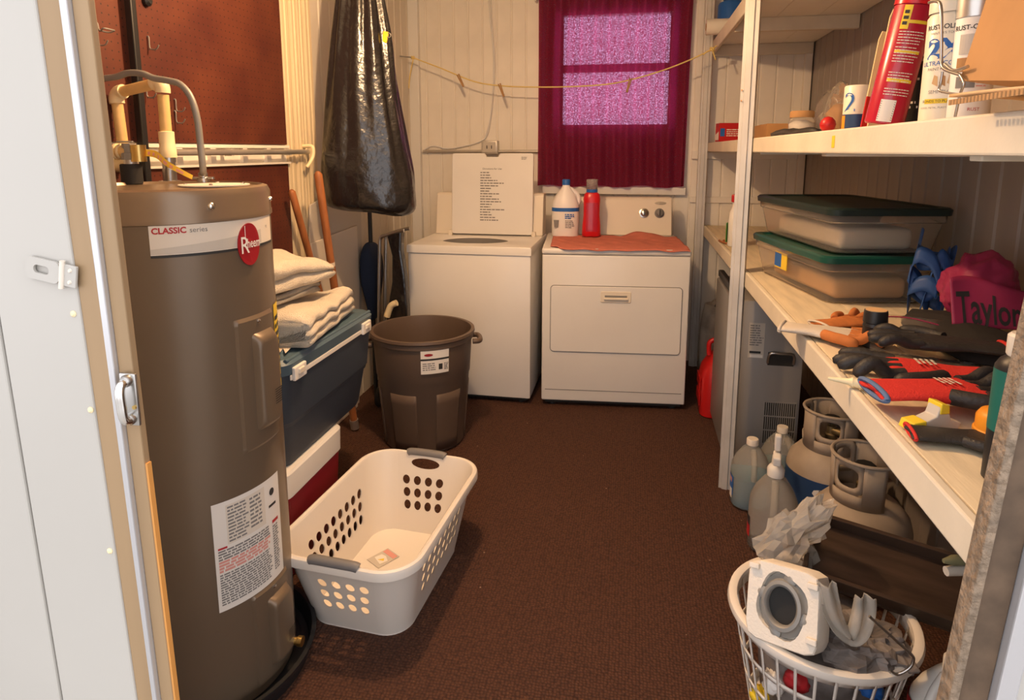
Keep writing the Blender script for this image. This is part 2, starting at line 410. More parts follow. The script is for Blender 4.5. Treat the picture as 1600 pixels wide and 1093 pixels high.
# window behind the curtain
win = MB()
win.box(WX0 - .06, WX0, YB - .022, YB, WZ0 - .06, WZ1 + .05).box(WX1, WX1 + .06, YB - .022, YB, WZ0 - .06, WZ1 + .05)
win.box(WX0, WX1, YB - .022, YB, WZ1, WZ1 + .05)
window = struct(win.build('window_1', 'window_white', bevel=.003))
MB().box(WX0 - .06, WX1 + .06, YB - .05, YB, WZ0 - .06, WZ0 - .01).build('window_sill', 'window_white', window, bevel=.003)
MB().box(WX0, WX1, YB - .004, YB + .02, WZ0 - .01, WZ0 + .40).build('lower_panel', 'window_white', window)
xa, xb = UY(880, 100, YB).x, UY(1046, 100, YB).x
MB().box(WX0, xa, YB + .0, YB + .03, WZ0 + .40, WZ1).build('sash', 'window_white', window)
MB().box(xb, WX1, YB + .0, YB + .03, WZ0 + .40, WZ1).build('sash', 'window_white', window)
zc = UY(960, 106, YB).z
MB().box(xa, xb, YB + .0, YB + .03, zc - .025, zc + .025).build('meeting_rail', 'window_white', window)
MB().box(xa, xb, YB + .012, YB + .016, WZ0 + .40, zc - .025).build('pane', 'glass', window)
MB().box(xa, xb, YB + .012, YB + .016, zc + .025, WZ1).build('pane', 'glass', window)

# front wall (camera stands outside): siding, jambs
def edge(x0, x1, yv, y0=0, y1=1093, zlo=0.0, zhi=2.12):
    a = UY(x0, y0, yv); b = UY(x1, y1, yv); k = (a.x - b.x) / (a.z - b.z)
    return (b.x + (zlo - b.z) * k, b.x + (zhi - b.z) * k)
def strip(ea, eb, y0, y1, zlo=0.0, zhi=2.12):
    return MB().add([(ea[0], y0, zlo), (eb[0], y0, zlo), (eb[0], y1, zlo), (ea[0], y1, zlo), (ea[1], y0, zhi), (eb[1], y0, zhi), (eb[1], y1, zhi), (ea[1], y1, zhi)],
                    [(0, 3, 2, 1), (4, 5, 6, 7), (0, 1, 5, 4), (1, 2, 6, 5), (2, 3, 7, 6), (3, 0, 4, 7)])
YJ = .72
eS = edge(61, 218, YJ); eB0 = edge(99, 244, YJ); eB1 = edge(111, 251, YJ); eI = edge(137, 270, YJ)
wf = strip((-2.6, -2.6), eS, YJ + .005, YJ + .06, 0, 2.12)
wall_front = struct(wf.build('wall_front_left', 'siding_white'))
offs = [0, .135, .27, .405, .54, .675, .81, .945]
for i in range(len(offs) - 1):
    a = tuple(e - offs[i + 1] + .002 for e in eS); b = tuple(e - offs[i] - (.002 if i else 0) for e in eS)
    strip(a, b, YJ - .006, YJ + .004).build('panel', 'siding_white', wall_front, bevel=.003)
for px, py in ((115, 490), (142, 640), (172, 860)):
    q = UY(px, py, YJ - .006); MB().lathe([(.0045, 0), (.0045, .001), (.002, .003)], 10, T(*q) @ RX(PI / 2)).build('screw', 'cpvc_fit', wall_front)
struct(strip((-2.6, -2.6), (3, 3), YJ, YJ + .06, 2.12, 2.6).build('wall_front_header', 'siding_white'))
tj = struct(strip(eS, eB0, YJ - .004, YJ + .012).build('trim_6', 'jamb_tan', bevel=.002))
strip(eB0, eB1, YJ - .008, YJ + .012).build('metal_strip', 'alum_bright', tj, bevel=.002)
strip(eB1, eI, YJ + .0, YJ + .012).build('inner_stop', 'jamb_tan', tj, bevel=.002)
eL = edge(137, 270, YJ, zhi=1.0); strip(eL, tuple(e + .003 for e in eL), YJ + .002, YJ + .010, 0, 1.0).build('edge_strip', 'wood_orange', tj)
# right jamb
rA = edge(1586, 1461, YJ + .02, 520, 1093)
def off(px): d_ = UY(px, 1093, YJ).x - UY(1479, 1093, YJ).x; return (rA[0] + d_, rA[1] + d_)
rB = off(1494); rC = off(1544); rD = off(1576)
tr = struct(strip(rB, rC, YJ - .0, YJ + .02).build('trim_7', 'jamb_dark', bevel=.002))
strip(rA, rB, YJ - .006, YJ + .02).build('weathered_edge', 'jamb_rough', tr, bevel=.002)
strip(rC, rD, YJ - .012, YJ + .02).build('metal_strip', 'alum_bright', tr, bevel=.002)
struct(strip(rD, (2.6, 2.6), YJ - .004, YJ + .05).build('wall_front_right', 'siding_white'))

# jamb latch handle
q = UY(206, 622, YJ - .004)
h = thing('door_handle', 'worn chrome pull latch on the tan door jamb', 'handle', q)
MB().rbox(-.0125, .0125, -.005, .0, -.037, .037, .002, 2).build('back_plate', 'steel', h, smooth=40)
MB().tube(smooth_path([(0.002, -.006, .028), (.002, -.020, .022), (.003, -.022, 0), (.004, -.020, -.022), (.003, -.006, -.028)], 5), [.006] * 21, 10).build('grip', 'chrome', h, smooth=60)
for zz in (-.026, .028): MB().lathe([(.008, 0), (.0085, .006), (.006, .010)], 14, T(.002, -.004, zz) @ RX(PI / 2)).build('mount', 'steel', h, smooth=50)
MB().lathe([(.003, 0), (.003, .002)], 10, T(.008, -.005, -.010) @ RX(PI / 2)).build('screw', 'brass', h)
# hasp on the siding
q = UY(80, 424, YJ - .010)
h = thing('hinged_hasp', 'white painted hinged hasp screwed to the white siding', 'hasp', q, rot=(0, math.radians(10), 0))
ring = MB(); o1 = rrect(.052, .030, .008, 4, -.012, .0); o2 = rrect(.024, .011, .005, 4, -.014, .0)
n = len(o1); ring.add([(x, -.002, z) for x, z in o1] + [(x, -.002, z) for x, z in o2] + [(x, .0015, z) for x, z in o1] + [(x, .0015, z) for x, z in o2],
    [(i, (i + 1) % n, n + (i + 1) % n, n + i) for i in range(n)] + [(2 * n + i, 3 * n + i, 3 * n + (i + 1) % n, 2 * n + (i + 1) % n) for i in range(n)] +
    [(i, 2 * n + i, 2 * n + (i + 1) % n, (i + 1) % n) for i in range(n)] + [(n + i, n + (i + 1) % n, 3 * n + (i + 1) % n, 3 * n + i) for i in range(n)])
ring.build('slotted_strap', 'siding_white', h)
MB().cyl(.0035, -.019, .019, 12, T(.0185, -.002, 0)).build('hinge_pin', 'label_pale', h, smooth=40)
MB().rbox(.021, .040, -.002, .002, -.015, .015, .001, 2).build('fixed_leaf', 'siding_white', h)
for zz in (-.008, .008): MB().lathe([(.003, 0), (.002, .002)], 10, T(.031, -.002, zz) @ RX(PI / 2)).build('screw', 'label_pale', h)

# ceiling bulb that lights the room
cb = thing('ceiling_bulb', 'bare warm bulb in a white ceiling socket', 'lamp', (BULB[0], BULB[1], ZC))
MB().lathe([(.06, 0), (.06, -.012), (.03, -.03), (.024, -.07)], 24).build('socket', 'label_white', cb, smooth=50)
MB().lathe([(.013, -.07), (.016, -.085), (.030, -.115), (.031, -.135), (.022, -.158), (0.001, -.166)], 24).build('bulb', 'bulb_glow', cb, smooth=80)
ld = bpy.data.lights.new('bulb_light', 'POINT'); ld.energy = BULB_W; ld.color = (1, .63, .34); ld.shadow_soft_size = .03
lo = bpy.data.objects.new('bulb_light', ld); C.objects.link(lo); lo.parent = cb; lo.location = (0, 0, BULB[2] - ZC - .03)

# ------------------------------------------------------------------ shelving
SX, PY = .45, 2.69
LT, UT, TT = .945, 1.478, 2.10
sh = thing('shelving_unit', 'built in cream painted storage shelves with metal post along the panelled wall', 'shelves', (SX, 2.6, 0))
def shelf(z, th, lip, y0, y1, m, mb, cle=True):
    L = lambda y: y - 2.6
    s = MB().box(0, .018, L(y0), L(y1), z - lip, z).build('shelf_lip', m, sh, bevel=.004)
    n = 3; w_ = (XR - .01 - SX - .02) / n
    for i in range(n):
        b = MB().box(.02 + i * w_ + .001, .02 + (i + 1) * w_ - .001, L(y0), L(y1), z - th, z - .002 + .0006 * (i % 2)).build('shelf_board', mb, sh, bevel=.0015)
    if cle:
        for yy in (1.0, 1.75, 2.62, 3.5, 4.33): MB().box(.02, XR - .012 - SX, L(yy), L(yy) + .035, z - lip - .008, z - th - .0005).build('cross_bearer', m, sh, bevel=.002)
shelf(LT, .02, .062, .80, 4.37, 'shelf_cream', 'shelf_wood')
shelf(UT, .018, .055, .80, 4.37, 'shelf_cream', 'shelf_cream')
shelf(TT, .018, .075, .80, 4.37, 'shelf_cream', 'wall_metal')
# post: rolled channel
prof = [(-.026, -.020), (-.014, -.020), (-.012, -.026), (.010, -.026), (.012, -.020), (.028, -.020), (.028, .020), (.022, .020), (.022, -.012), (-.020, -.012), (-.020, .020), (-.026, .020)]
MB().prism(prof, 0, ZC - .002, T(-.026, PY - 2.6, 0) @ RZ(math.radians(-18))).build('post', 'galv_light', sh)
MB().prism(prof, 0, ZC - .002, T(-.030, 4.30 - 2.6, 0)).build('post', 'galv_light', sh)
for zz in (1.66, 1.62): MB().lathe([(.004, 0), (.003, .003)], 8, T(-.052, PY - 2.62, zz) @ RY(-PI / 2)).build('rust_spot', 'wood_orange', sh)
# rust drip on upper lip
MB().rbox(-.0016, 0, -.010, .010, -.02, .008, .0007, 1, T(0, 1.62 - 2.6, UT - .022)).build('rust_stain', 'ink_yellow', sh)

# ------------------------------------------------------------------ pegboards on the left wall
o = tag(MB().box(0, .012, 0, 1.83, 0, .985).build('pegboard', 'pegboard', loc=(XL + .012, .84, 1.456)), 'brown perforated pegboard above the grey conduit', 'pegboard')
o = tag(MB().box(0, .012, 0, 1.83, 0, .72).build('pegboard', 'pegboard', loc=(XL + .012, .84, .650)), 'plain lower brown pegboard below the grey conduit', 'pegboard')
PXF = XL + .024
def peg_hook(px, py, kind, label):
    q = UX(px, py, PXF)
    if kind == 'single': pts = [(-.003, 0, .03), (.006, 0, .03), (.006, 0, 0), (.012, 0, -.008), (.03, 0, -.008), (.04, 0, .004)]
    else: pts = [(-.003, 0, .02), (.008, 0, .02), (.012, 0, 0), (.03, -.012, -.005), (.045, -.02, .0), (.05, 0, .0), (.045, .02, .0), (.03, .012, -.005), (.012, 0, 0)]
    tag(MB().tube(smooth_path(pts, 4), .0022, 8).build('peg_hook', 'grey_conduit', loc=q, smooth=60), label, 'hook', 'wire hooks on the pegboard')
peg_hook(149, 47, 'loop', 'wire loop hook high on the brown pegboard beside the jamb')
peg_hook(150, 66, 'single', 'small wire hook just under the loop hook on the pegboard')
peg_hook(231, 73, 'single', 'lone wire hook right of the black pipe on the pegboard')
peg_hook(227, 148, 'single', 'wire hook behind the yellow pipe bridge on the pegboard')
peg_hook(273, 170, 'single', 'wire hook beside the upright yellow pipe on the pegboard')
peg_hook(273, 188, 'single', 'lowest wire hook beside the upright yellow pipe on the pegboard')
q = UX(227, 2, PXF)
tag(MB().lathe([(.016, 0), (.016, .012), (.008, .02)], 16, RY(PI / 2)).build('pegboard_hook', 'black_plastic', loc=q, smooth=40), 'dark round hook head at the top of the pegboard', 'hook')
# black upright pipe
a = UX(205, 0, XL + .055); b = UX(232, 270, XL + .055)
tag(MB().box(-.012, .012, -.012, .012, .9, 2.44).build('upright_bar', 'black_plastic', loc=((XL + .05), a.y, 0), bevel=.004), 'black square upright bar in front of the pegboard', 'bar')
# conduits
cz = 1.4235
cl = thing('wall_conduit', 'grey metal conduit running along the pegboard wall', 'conduit', (XL + .06, 1.0, cz))
MB().tube([(0, 0, 0), (0, 1.79, 0)], .011, 12).build('pipe', 'galv', cl, smooth=60)
for yy in (.35, 1.2, 1.62): MB().box(-.024, .004, yy, yy + .018, -.014, .014).build('clamp', 'galv_light', cl)
x0 = XL + .09
cb_ = thing('wall_conduit', 'grey metal conduit along the back wall into the outlet box', 'conduit', (x0, YB - .03, cz))
MB().tube([(0, 0, 0), (WX0 - .08 - x0, 0, 0)], .010, 12).build('pipe', 'galv', cb_, smooth=60)
q = UY(767, 230, YB - .03)
ob = thing('outlet_box', 'grey metal outlet box above the open washer lid', 'outlet', (q.x, YB - .05, q.z))
MB().rbox(-.055, .055, -.03, .042, -.045, .045, .005, 2).build('box', 'galv_light', ob, smooth=40)
MB().rbox(-.045, .045, -.036, -.03, -.036, .036, .003, 2).build('cover', 'label_grey', ob)
for xx in (-.018, .014): MB().box(xx, xx + .006, -.0375, -.036, -.01, .012).build('slot', 'ink', ob)
# white cable dropping down the back wall to the outlet
pts = [UY(px, py, YB - .02) for px, py in ((761, -40), (766, 30), (771, 80), (771, 130), (768, 175), (763, 205), (755, 218), (735, 226), (700, 232), (675, 228), (655, 240), (640, 248))]
tag(MB().tube(smooth_path(pts, 5), .005, 8).build('power_cable', 'cable_white', smooth=60), 'white cable hanging down the back wall to the outlet', 'cable')
pts = [UY(px, py, YB - .028) for px, py in ((765, -40), (769, 40), (773, 100), (770, 150), (765, 190), (758, 215))]
tag(MB().tube(smooth_path(pts, 5), .0035, 8).build('power_cable', 'cable_white', smooth=60), 'thinner white cable beside the first cable on the back wall', 'cable')

# curtain
cz1 = 2.40; cx0, cx1 = UY(841, 150, YB - .06).x, UY(1077, 150, YB - .06).x; czb = UY(960, 291, YB - .06).z
def cur(u, v):
    z = czb + (cz1 - czb) * v; x = cx0 + (cx1 - cx0) * u
    f = sin(u * 2 * PI * 11 + .8 * sin(v * 3)) * (.016 + .010 * v) + sin(u * 2 * PI * 4.3 + 1) * .012 * (1 - v * .5)
    return (x - (.012 * (1 - v) if u > .98 else 0), YB - .075 + f, z + (.006 * sin(u * 20) if v < .01 else 0))
ct = thing('curtain', 'burgundy cloth curtain hung over the window', 'curtain', (0, 0, 0))
MB().grid(cur, 220, 24).build('cloth', 'curtain', ct, smooth=180)
MB().tube([(cx0 - .03, YB - .075, cz1 + .004), (cx1 + .03, YB - .075, cz1 + .004)], .008, 10).build('rod', 'curtain_rod', ct, smooth=60)
for xx in (cx0 - .02, cx1 + .02): MB().box(xx - .006, xx + .006, YB - .08, YB - .007, cz1 - .012, cz1 + .016).build('bracket', 'curtain_rod', ct)

# clothesline
A = UY(645, 90, 4.2); A = Vector((XL + .06, 4.18, A.z))
mid = [(645, 90), (690, 107), (740, 127), (783, 134), (840, 136), (900, 135), (960, 130), (1020, 115), (1070, 97), (1113, 77)]
def lnp(i):
    t = i / (len(mid) - 1); yy = A.y + (4.05 - A.y) * t; return UY(mid[i][0], mid[i][1], yy)
line = [lnp(i) for i in range(len(mid))]
cl = thing('clothesline', 'yellow rope clothesline strung across in front of the curtain', 'clothesline', line[0])
O = line[0]
MB().tube([p - O for p in smooth_path(line, 6)], .0042, 8).build('rope', 'rope_yellow', cl, smooth=60)
tail = [UY(px, py, 4.18) - O for px, py in ((646, 91), (643, 105), (640, 122), (639, 138))]
MB().tube(smooth_path(tail, 4), .004, 8).build('rope_tail', 'rope_yellow', cl, smooth=60)
def knot(p, r):
    m = MB()
    for k in range(3): m.tube([p + Vector((r * cos(a) * (1 if k else .6), r * sin(a) * (.6 if k == 1 else 1), r * .7 * sin(a + k * 2))) for a in [2 * PI * i / 14 for i in range(15)]], .0045, 6)
    return m
knot(Vector((0, 0, 0)), .009).build('knot', 'rope_yellow', cl, smooth=60)
kb = line[-1] - O
knot(kb, .012).build('knot', 'rope_yellow', cl, smooth=60)
MB().tube(smooth_path([kb, kb + Vector((.01, 0, -.03)), kb + Vector((.022, 0, -.06))], 4), .0042, 8).build('rope_tail', 'rope_yellow', cl, smooth=60)
MB().tube(smooth_path([kb, kb + Vector((-.03, 0, -.012)), kb + Vector((-.05, 0, -.03))], 4), .0042, 8).build('rope_tail', 'rope_yellow', cl, smooth=60)
MB().tube([kb, Vector((SX - .003, line[-1].y, line[-1].z + .02)) - O], .0042, 8).build('rope_end', 'rope_yellow', cl, smooth=60)
MB().tube([(-.062 - (O.x - A.x) , .0, .012), (.004, 0, 0)], .004, 8).build('wall_hook', 'grey_conduit', cl, smooth=60)
def clothespin(px, py, ang, label, yy):
    q = UY(px, py, yy)
    t = thing('clothespin', label, 'clothespin', q, rot=(0, ang, 0), group='wooden clothespins on the line')
    for s in (-1, 1): MB().rbox(-.004 + s * .0045, .004 + s * .0045, -.005, .005, -.052, .036, .0015, 2, RY(s * .05)).build('leg', 'pin_wood', t)
    MB().tube([(.008 * cos(a), .006 * (a / (4 * PI) - .5), .008 * sin(a)) for a in [i * PI / 6 for i in range(25)]], .0012, 6).build('spring', 'steel', t)
clothespin(719, 124, -.45, 'wooden clothespin on the line above the white cable', 4.15)
clothespin(783, 139, -.35, 'wooden clothespin on the line beside the curtain edge', 4.13)
clothespin(983, 131, .25, 'wooden clothespin on the line before the lit curtain', 4.08)
# ================================================================== water heater and its plumbing
HX, HY, HR, HZ = -1.152, 1.42, .24, 1.345
pan = thing('drain_pan', 'black plastic drain pan under the water heater', 'pan', (HX, HY, 0))
MB().lathe([(.274, .0), (.274, .008), (.255, .010)], 64, cap=False).lathe([(.001, .004), (.274, .004)], 64, cap=False).build('pan_bottom', 'black_plastic', pan, smooth=40)
MB().lathe([(.274, 0), (.286, .055), (.298, .055), (.298, .050), (.291, .048), (.280, 0)], 64, cap=False).build('pan_wall', 'black_plastic', pan, smooth=30)
ht = thing('water_heater', 'tall grey cylindrical electric water heater beside the door jamb', 'water heater', (HX, HY, .005))
def ha(px, py, R=HR):
    a, z = cylhit(px, py, HX, HY, R); return a, z - .005
MB().lathe([(HR - .02, 0), (HR - .006, .004), (HR - .006, .03), (HR, .034), (HR, HZ - .075)], 96, cap=False).build('tank_jacket', 'heater_grey', ht, smooth=30)
zt = HZ - .005
MB().lathe([(HR + .0005, zt - .078), (HR + .004, zt - .076), (HR + .004, zt - .066), (HR + .0022, zt - .062), (HR + .0022, zt - .018), (HR - .004, zt - .004), (HR - .016, zt),
            (HR - .02, zt - .007), (.001, zt - .005)], 96, cap=False).build('top_cap', 'heater_cap', ht, smooth=35)
a, z = ha(330, 322, HR + .003)
def on_cyl(a, z, R): return T(R * cos(a), R * sin(a), z) @ RZ(a) @ RY(PI / 2)
MB().lathe([(.009, 0), (.009, .003), (.005, .007)], 16, on_cyl(a, z, HR + .002)).build('cap_screw', 'chrome', ht, smooth=50)
a, z = ha(422, 310, HR + .003)
MB().lathe([(.006, 0), (.006, .003), (.004, .006)], 12, on_cyl(a, z, HR + .002)).build('cap_screw', 'chrome', ht, smooth=50)
# front label
a0, z0 = ha(236, 404); a1, z1 = ha(236, 348); aE, _ = ha(405, 380)
Lh = z1 - z0; R1 = HR + .0012
lw = (aE - a0 + .32) * R1
lab = sheet(lw, Lh, 30).xf(wrap_z(R1, a0, z0)).build('brand_label', 'label_pale', ht, smooth=60)
sheet(lw, .006, 30).xf(wrap_z(R1 + .0004, a0, z0)).build('label_border', 'ink', lab)
# grey swoosh band
sw = MB().grid(lambda u, v: (u * lw * .8, .0075 + v * (.012 + .022 * u), 0), 20, 1).xf(wrap_z(R1 + .0004, a0, z0)); sw.build('label_band', 'label_grey', lab)
def wrapped_text(txt, size, R, a, z, m, parent, name='lettering', bold=0.0, flip=False):
    t = text_mb(txt, size, 0, 'LEFT', bold); return t.xf(wrap_z(R, a, z)).build(name, m, parent)
wrapped_text('CLASSIC', .0185, R1 + .0008, a0 + .005 / R1, z1 - .025, 'ink_red', lab, bold=.0006)
wrapped_text('series', .0165, R1 + .0008, a0 + .080 / R1, z1 - .025, 'ink_soft', lab)
aP, zP = ha(413, 352)
wrapped_text('PE', .010, R1 + .0008, aP, zP - .006, 'ink_soft', lab)
# oval badge
aB, zB = ha(388, 381)
ov = [(.036 * cos(t), .051 * sin(t)) for t in [2 * PI * i / 40 for i in range(40)]]
bd = MB().prism(ov, 0, .003).xf(wrap_z(HR + .002, aB, zB)).build('brand_badge', 'logo_red', ht)
t = text_mb('R', .058, 0, 'LEFT', .0002).xf(lambda p: (p.x * .8 - .031, p.y - .020, 0)); t.xf(wrap_z(HR + .0056, aB, zB)).build('lettering', 'label_white', bd)
t = text_mb('heem', .032, 0, 'LEFT', .0003).xf(lambda p: (p.x * .66 - .010, p.y - .008, 0)); t.xf(wrap_z(HR + .0056, aB, zB)).build('lettering', 'label_white', bd)
MB().grid(lambda u, v: (-.015 + v * .0018, .014 + u * .032, 0), 6, 1).xf(wrap_z(HR + .0056, aB, zB)).build('lettering', 'label_white', bd)
# upper and lower access panels
def access(pxl, pyt, pyb, pxm, wid, name='access_panel'):
    aL, zT = ha(pxl, pyt); _, zB_ = ha(pxl, pyb); h_ = zT - zB_; R = HR + .001
    out = rrect(wid, h_, .022, 6, wid / 2, h_ / 2)
    pm = MB().prism(out, 0, .005)
    # densify by slicing: build as grid instead for clean wrap
    pm = MB().grid(lambda u, v: (u * wid, v * h_, .005 if .04 < u < .96 and .02 < v < .98 else -.001), 26, 40)
    p = pm.xf(wrap_z(R, aL, zB_)).build(name, 'heater_grey', ht, smooth=35)
    def blg(u, v):
        du = abs(u - .5) * 2; dv = abs(v - .5) * 2
        e = max(0, 1 - du ** 4) * max(0, 1 - dv ** 6)
        return (wid * (.32 + .55 * u), h_ * (.13 + .74 * v), .004 + .022 * min(1, e * 1.8) ** .8)
    b = MB().grid(blg, 18, 40).xf(wrap_z(R, aL, zB_)).build('panel_bulge', 'heater_grey', p, smooth=60)
    MB().lathe([(.0055, 0), (.0055, .003), (.003, .005)], 12, on_cyl(aL + wid * .5 / R, zT - h_ * .045, R + .004)).build('screw', 'chrome', p, smooth=50)
    for k in range(7): MB().grid(lambda u, v: (wid * (.62 + .2 * u), h_ * (.30 + k * .018 + .006 * v), .0268), 4, 1).xf(wrap_z(R, aL, zB_)).build('vent_slot', 'dark_gap', p)
    return p, aL, zB_, h_, R
pA, aL, zl, hl, Rp = access(362, 502, 718, 400, .150)
access(390, 935, 1085, 420, .150)
# rating label
aR, zRt = ha(329, 790); _, zRb = ha(346, 956)
rh = zRt - zRb; rw = .205; RR = HR + .0012
rl = sheet(rw, rh, 24).xf(wrap_z(RR, aR, zRb)).build('rating_label', 'label_white', ht, smooth=60)
Wf = wrap_z(RR + .0006, aR, zRb)
sheet(.110, rh * .36, 16, .032, rh * .60).xf(wrap_z(RR + .0003, aR, zRb)).build('rating_table', 'label_pale', rl)
prints(.055, rh * .34, 11, .5, .036, rh * .61, 0, 3, .8).xf(Wf).build('fine_print', 'ink_soft', rl)
prints(.040, rh * .30, 8, .5, .094, rh * .64, 0, 4, .8).xf(Wf).build('fine_print', 'ink_soft', rl)
prints(.150, rh * .10, 4, .6, .008, rh * .47, 0, 5, .85).xf(Wf).build('fine_print', 'ink_soft', rl)
prints(.150, rh * .11, 4, .75, .008, rh * .36, 0, 6, .85).xf(Wf).build('warning_print', 'ink_red_pale', rl)
prints(.150, rh * .30, 13, .6, .008, rh * .05, 0, 7, .9).xf(Wf).build('fine_print', 'ink_soft', rl)
sheet(.022, rh * .018, 4, .008, rh * .575).xf(Wf).build('warning_print', 'ink_red', rl)
sheet(.026, rh * .03, 4, .165, rh * .55).xf(Wf).build('warning_print', 'ink_red', rl)
prints(.026, rh * .45, 18, .6, .165, rh * .08, 0, 9, .8).xf(Wf).build('fine_print', 'ink_soft', rl)
MB().prism([(.010 * cos(t) + .170, .010 * sin(t) + rh * .86) for t in [i * PI / 8 for i in range(16)]], 0, .0001).xf(Wf).build('certification_mark', 'ink', rl)
sheet(.03, rh * .025, 4, .155, rh * .72).xf(Wf).build('certification_bar', 'ink', rl)
# yellow energy label round the right flank
aY, zY1 = ha(426, 476); _, zY0 = ha(430, 618)
yl = sheet(.11, zY1 - zY0, 16).xf(wrap_z(HR + .0012, aY, zY0)).build('energy_label', 'energy_yellow', ht, smooth=60)
prints(.10, (zY1 - zY0) * .8, 9, .55, .004, .02, 0, 12, .6).xf(wrap_z(HR + .0018, aY, zY0)).build('lettering', 'ink', yl)
# drain valve low on the right
aV, zV = ha(452, 1075)
MB().lathe([(.018, 0), (.018, .006), (.011, .010), (.011, .035), (.014, .037), (.014, .05)], 16, on_cyl(aV, .085, HR - .002)).build('drain_valve', 'brass', ht, smooth=40)
# top plate with screws and cable gland
top = HZ - .005
def topat(px, py): q = UZ(px, py, HZ); return Vector((q.x - HX, q.y - HY, top))
c = topat(335, 287)
pl_ = MB().cyl(.085, 0, .003, 40, T(c.x, c.y, top - .004)).build('junction_cover', 'label_pale', ht, smooth=40)
for k in range(4):
    a = k * PI / 2 + .5; MB().lathe([(.005, 0), (.005, .003), (.002, .005)], 10, T(c.x + .068 * cos(a), c.y + .068 * sin(a), top - .001)).build('screw', 'chrome', pl_, smooth=50)
g = topat(318, 284)
MB().lathe([(.016, 0), (.016, .012), (.012, .014), (.012, .026)], 16, T(g.x, g.y, top - .001)).build('cable_gland', 'steel', pl_, smooth=40)
MB().box(-.028, .028, -.007, .007, .006, .014, T(g.x, g.y, top) @ RZ(.3)).build('gland_clamp', 'steel', pl_, bevel=.002)
# inlet / outlet nipples
n1 = topat(266, 281); n2 = topat(207, 284)
MB().lathe([(.030, 0), (.030, .003), (.019, .004), (.019, .035), (.0175, .036), (.0175, .06)], 24, T(n1.x, n1.y, top - .005)).build('outlet_nipple', 'steel', ht, smooth=40)
MB().lathe([(.027, 0), (.027, .052), (.024, .054), (.024, .040), (.016, .040)], 28, T(n2.x, n2.y, top - .005), cap=False).build('pipe_collar', 'black_rubber', ht, smooth=40)
MB().lathe([(.0165, .0), (.0165, .075)], 20, T(n2.x, n2.y, top - .004)).build('inlet_nipple', 'galv', ht, smooth=40)

# CPVC pipe bridge: upright above the outlet, arch, down leg, run out past the jamb
W1 = Vector((n1.x + HX, n1.y + HY, 0))
pv = thing('water_pipe', 'cream and yellow plastic pipe bridge over the water heater', 'pipe', (W1.x, W1.y, HZ + .052))
def prp(px, py): return UY(px, py, W1.y) - Vector((W1.x, W1.y, HZ + .052))
zz = lambda py: prp(258, py).z
topz = zz(128)
MB().cyl(.0195, 0, zz(245) - 0, 20).build('union', 'steel', pv, smooth=40)
MB().lathe([(.0235, zz(246)), (.0235, zz(232)), (.021, zz(230)), (.021, zz(206)), (.018, zz(205))], 24).build('coupling', 'cpvc_fit', pv, smooth=35)
MB().cyl(.0155, zz(210), zz(148), 20).build('upright_pipe', 'cpvc', pv, smooth=40)
# elbow
ex = prp(172, 140); 
dv = Vector((ex.x, 0, 0)); hdir = Vector((ex.x, .02, topz - .012 - topz)).normalized()
def elbow(p, d1, d2, name):
    pts = [p + d1 * .030, p + d1 * .016, p + d1 * .006 + d2 * .006, p + d2 * .016, p + d2 * .030]
    MB().tube(smooth_path(pts, 4), .0205, 18).build(name, 'cpvc_fit', pv, smooth=50)
P1 = Vector((0, 0, topz)); P2 = Vector((ex.x, .02, zz(143)))
hd = (P2 - P1).normalized()
elbow(P1, Vector((0, 0, -1)), hd, 'elbow')
MB().tube([P1 + hd * .012, P2 - hd * .012], .0155, 18).build('cross_pipe', 'cpvc', pv, smooth=50)
P3 = prp(188, 258); P3.y = .02
dd = (P3 - P2).normalized()
elbow(P2, -hd, dd, 'elbow')
MB().tube([P2 + dd * .012, P3], .0155, 18).build('down_pipe', 'cpvc', pv, smooth=50)
elbow(P3, -dd, Vector((-1, 0, 0)), 'elbow')
MB().tube([P3, P3 + Vector((-.14, 0, 0))], .0155, 18).build('run_pipe', 'cpvc', pv, smooth=50)
# cold inlet valve with union
W2 = Vector((n2.x + HX, n2.y + HY, HZ + .070))
vv = thing('shutoff_valve', 'brass and grey inlet valve above the black collar', 'valve', W2)
MB().lathe([(.021, -.01), (.021, .008), (.018, .010), (.018, .034)], 8).build('valve_body', 'grey_conduit', vv)
MB().cyl(.020, 0, .045, 18, T(.022, .005, -.015)).build('brass_union', 'brass', vv, smooth=40)
MB().tube([(0, 0, .012), (-.09, .012, .012)], .0185, 16).build('side_pipe', 'cpvc', vv, smooth=50)
for xx in (-.03, -.045): MB().cyl(.0225, 0, .006, 18, T(xx, .005, .012) @ RY(PI / 2)).build('union_ring', 'cpvc_fit', vv, smooth=40)
MB().rbox(-.03, .012, -.006, .006, .036, .041, .002, 2, RZ(.4)).build('lever', 'steel', vv)
# grey flexible cable arching over
G = Vector((g.x + HX, g.y + HY, HZ + .026))
pts = [G + Vector((0, 0, -.006))]
for px, py in ((317, 262), (313, 225), (308, 185), (298, 152), (282, 132), (262, 126), (240, 122), (222, 115), (200, 114), (182, 120), (160, 123), (140, 130), (110, 150)):
    pts.append(UY(px, py, G.y - .02))
tag(MB().tube(smooth_path(pts, 5), .0088, 10).build('flex_cable', 'grey_conduit', smooth=60), 'grey flexible cable arching from the heater top over the yellow pipe', 'cable')
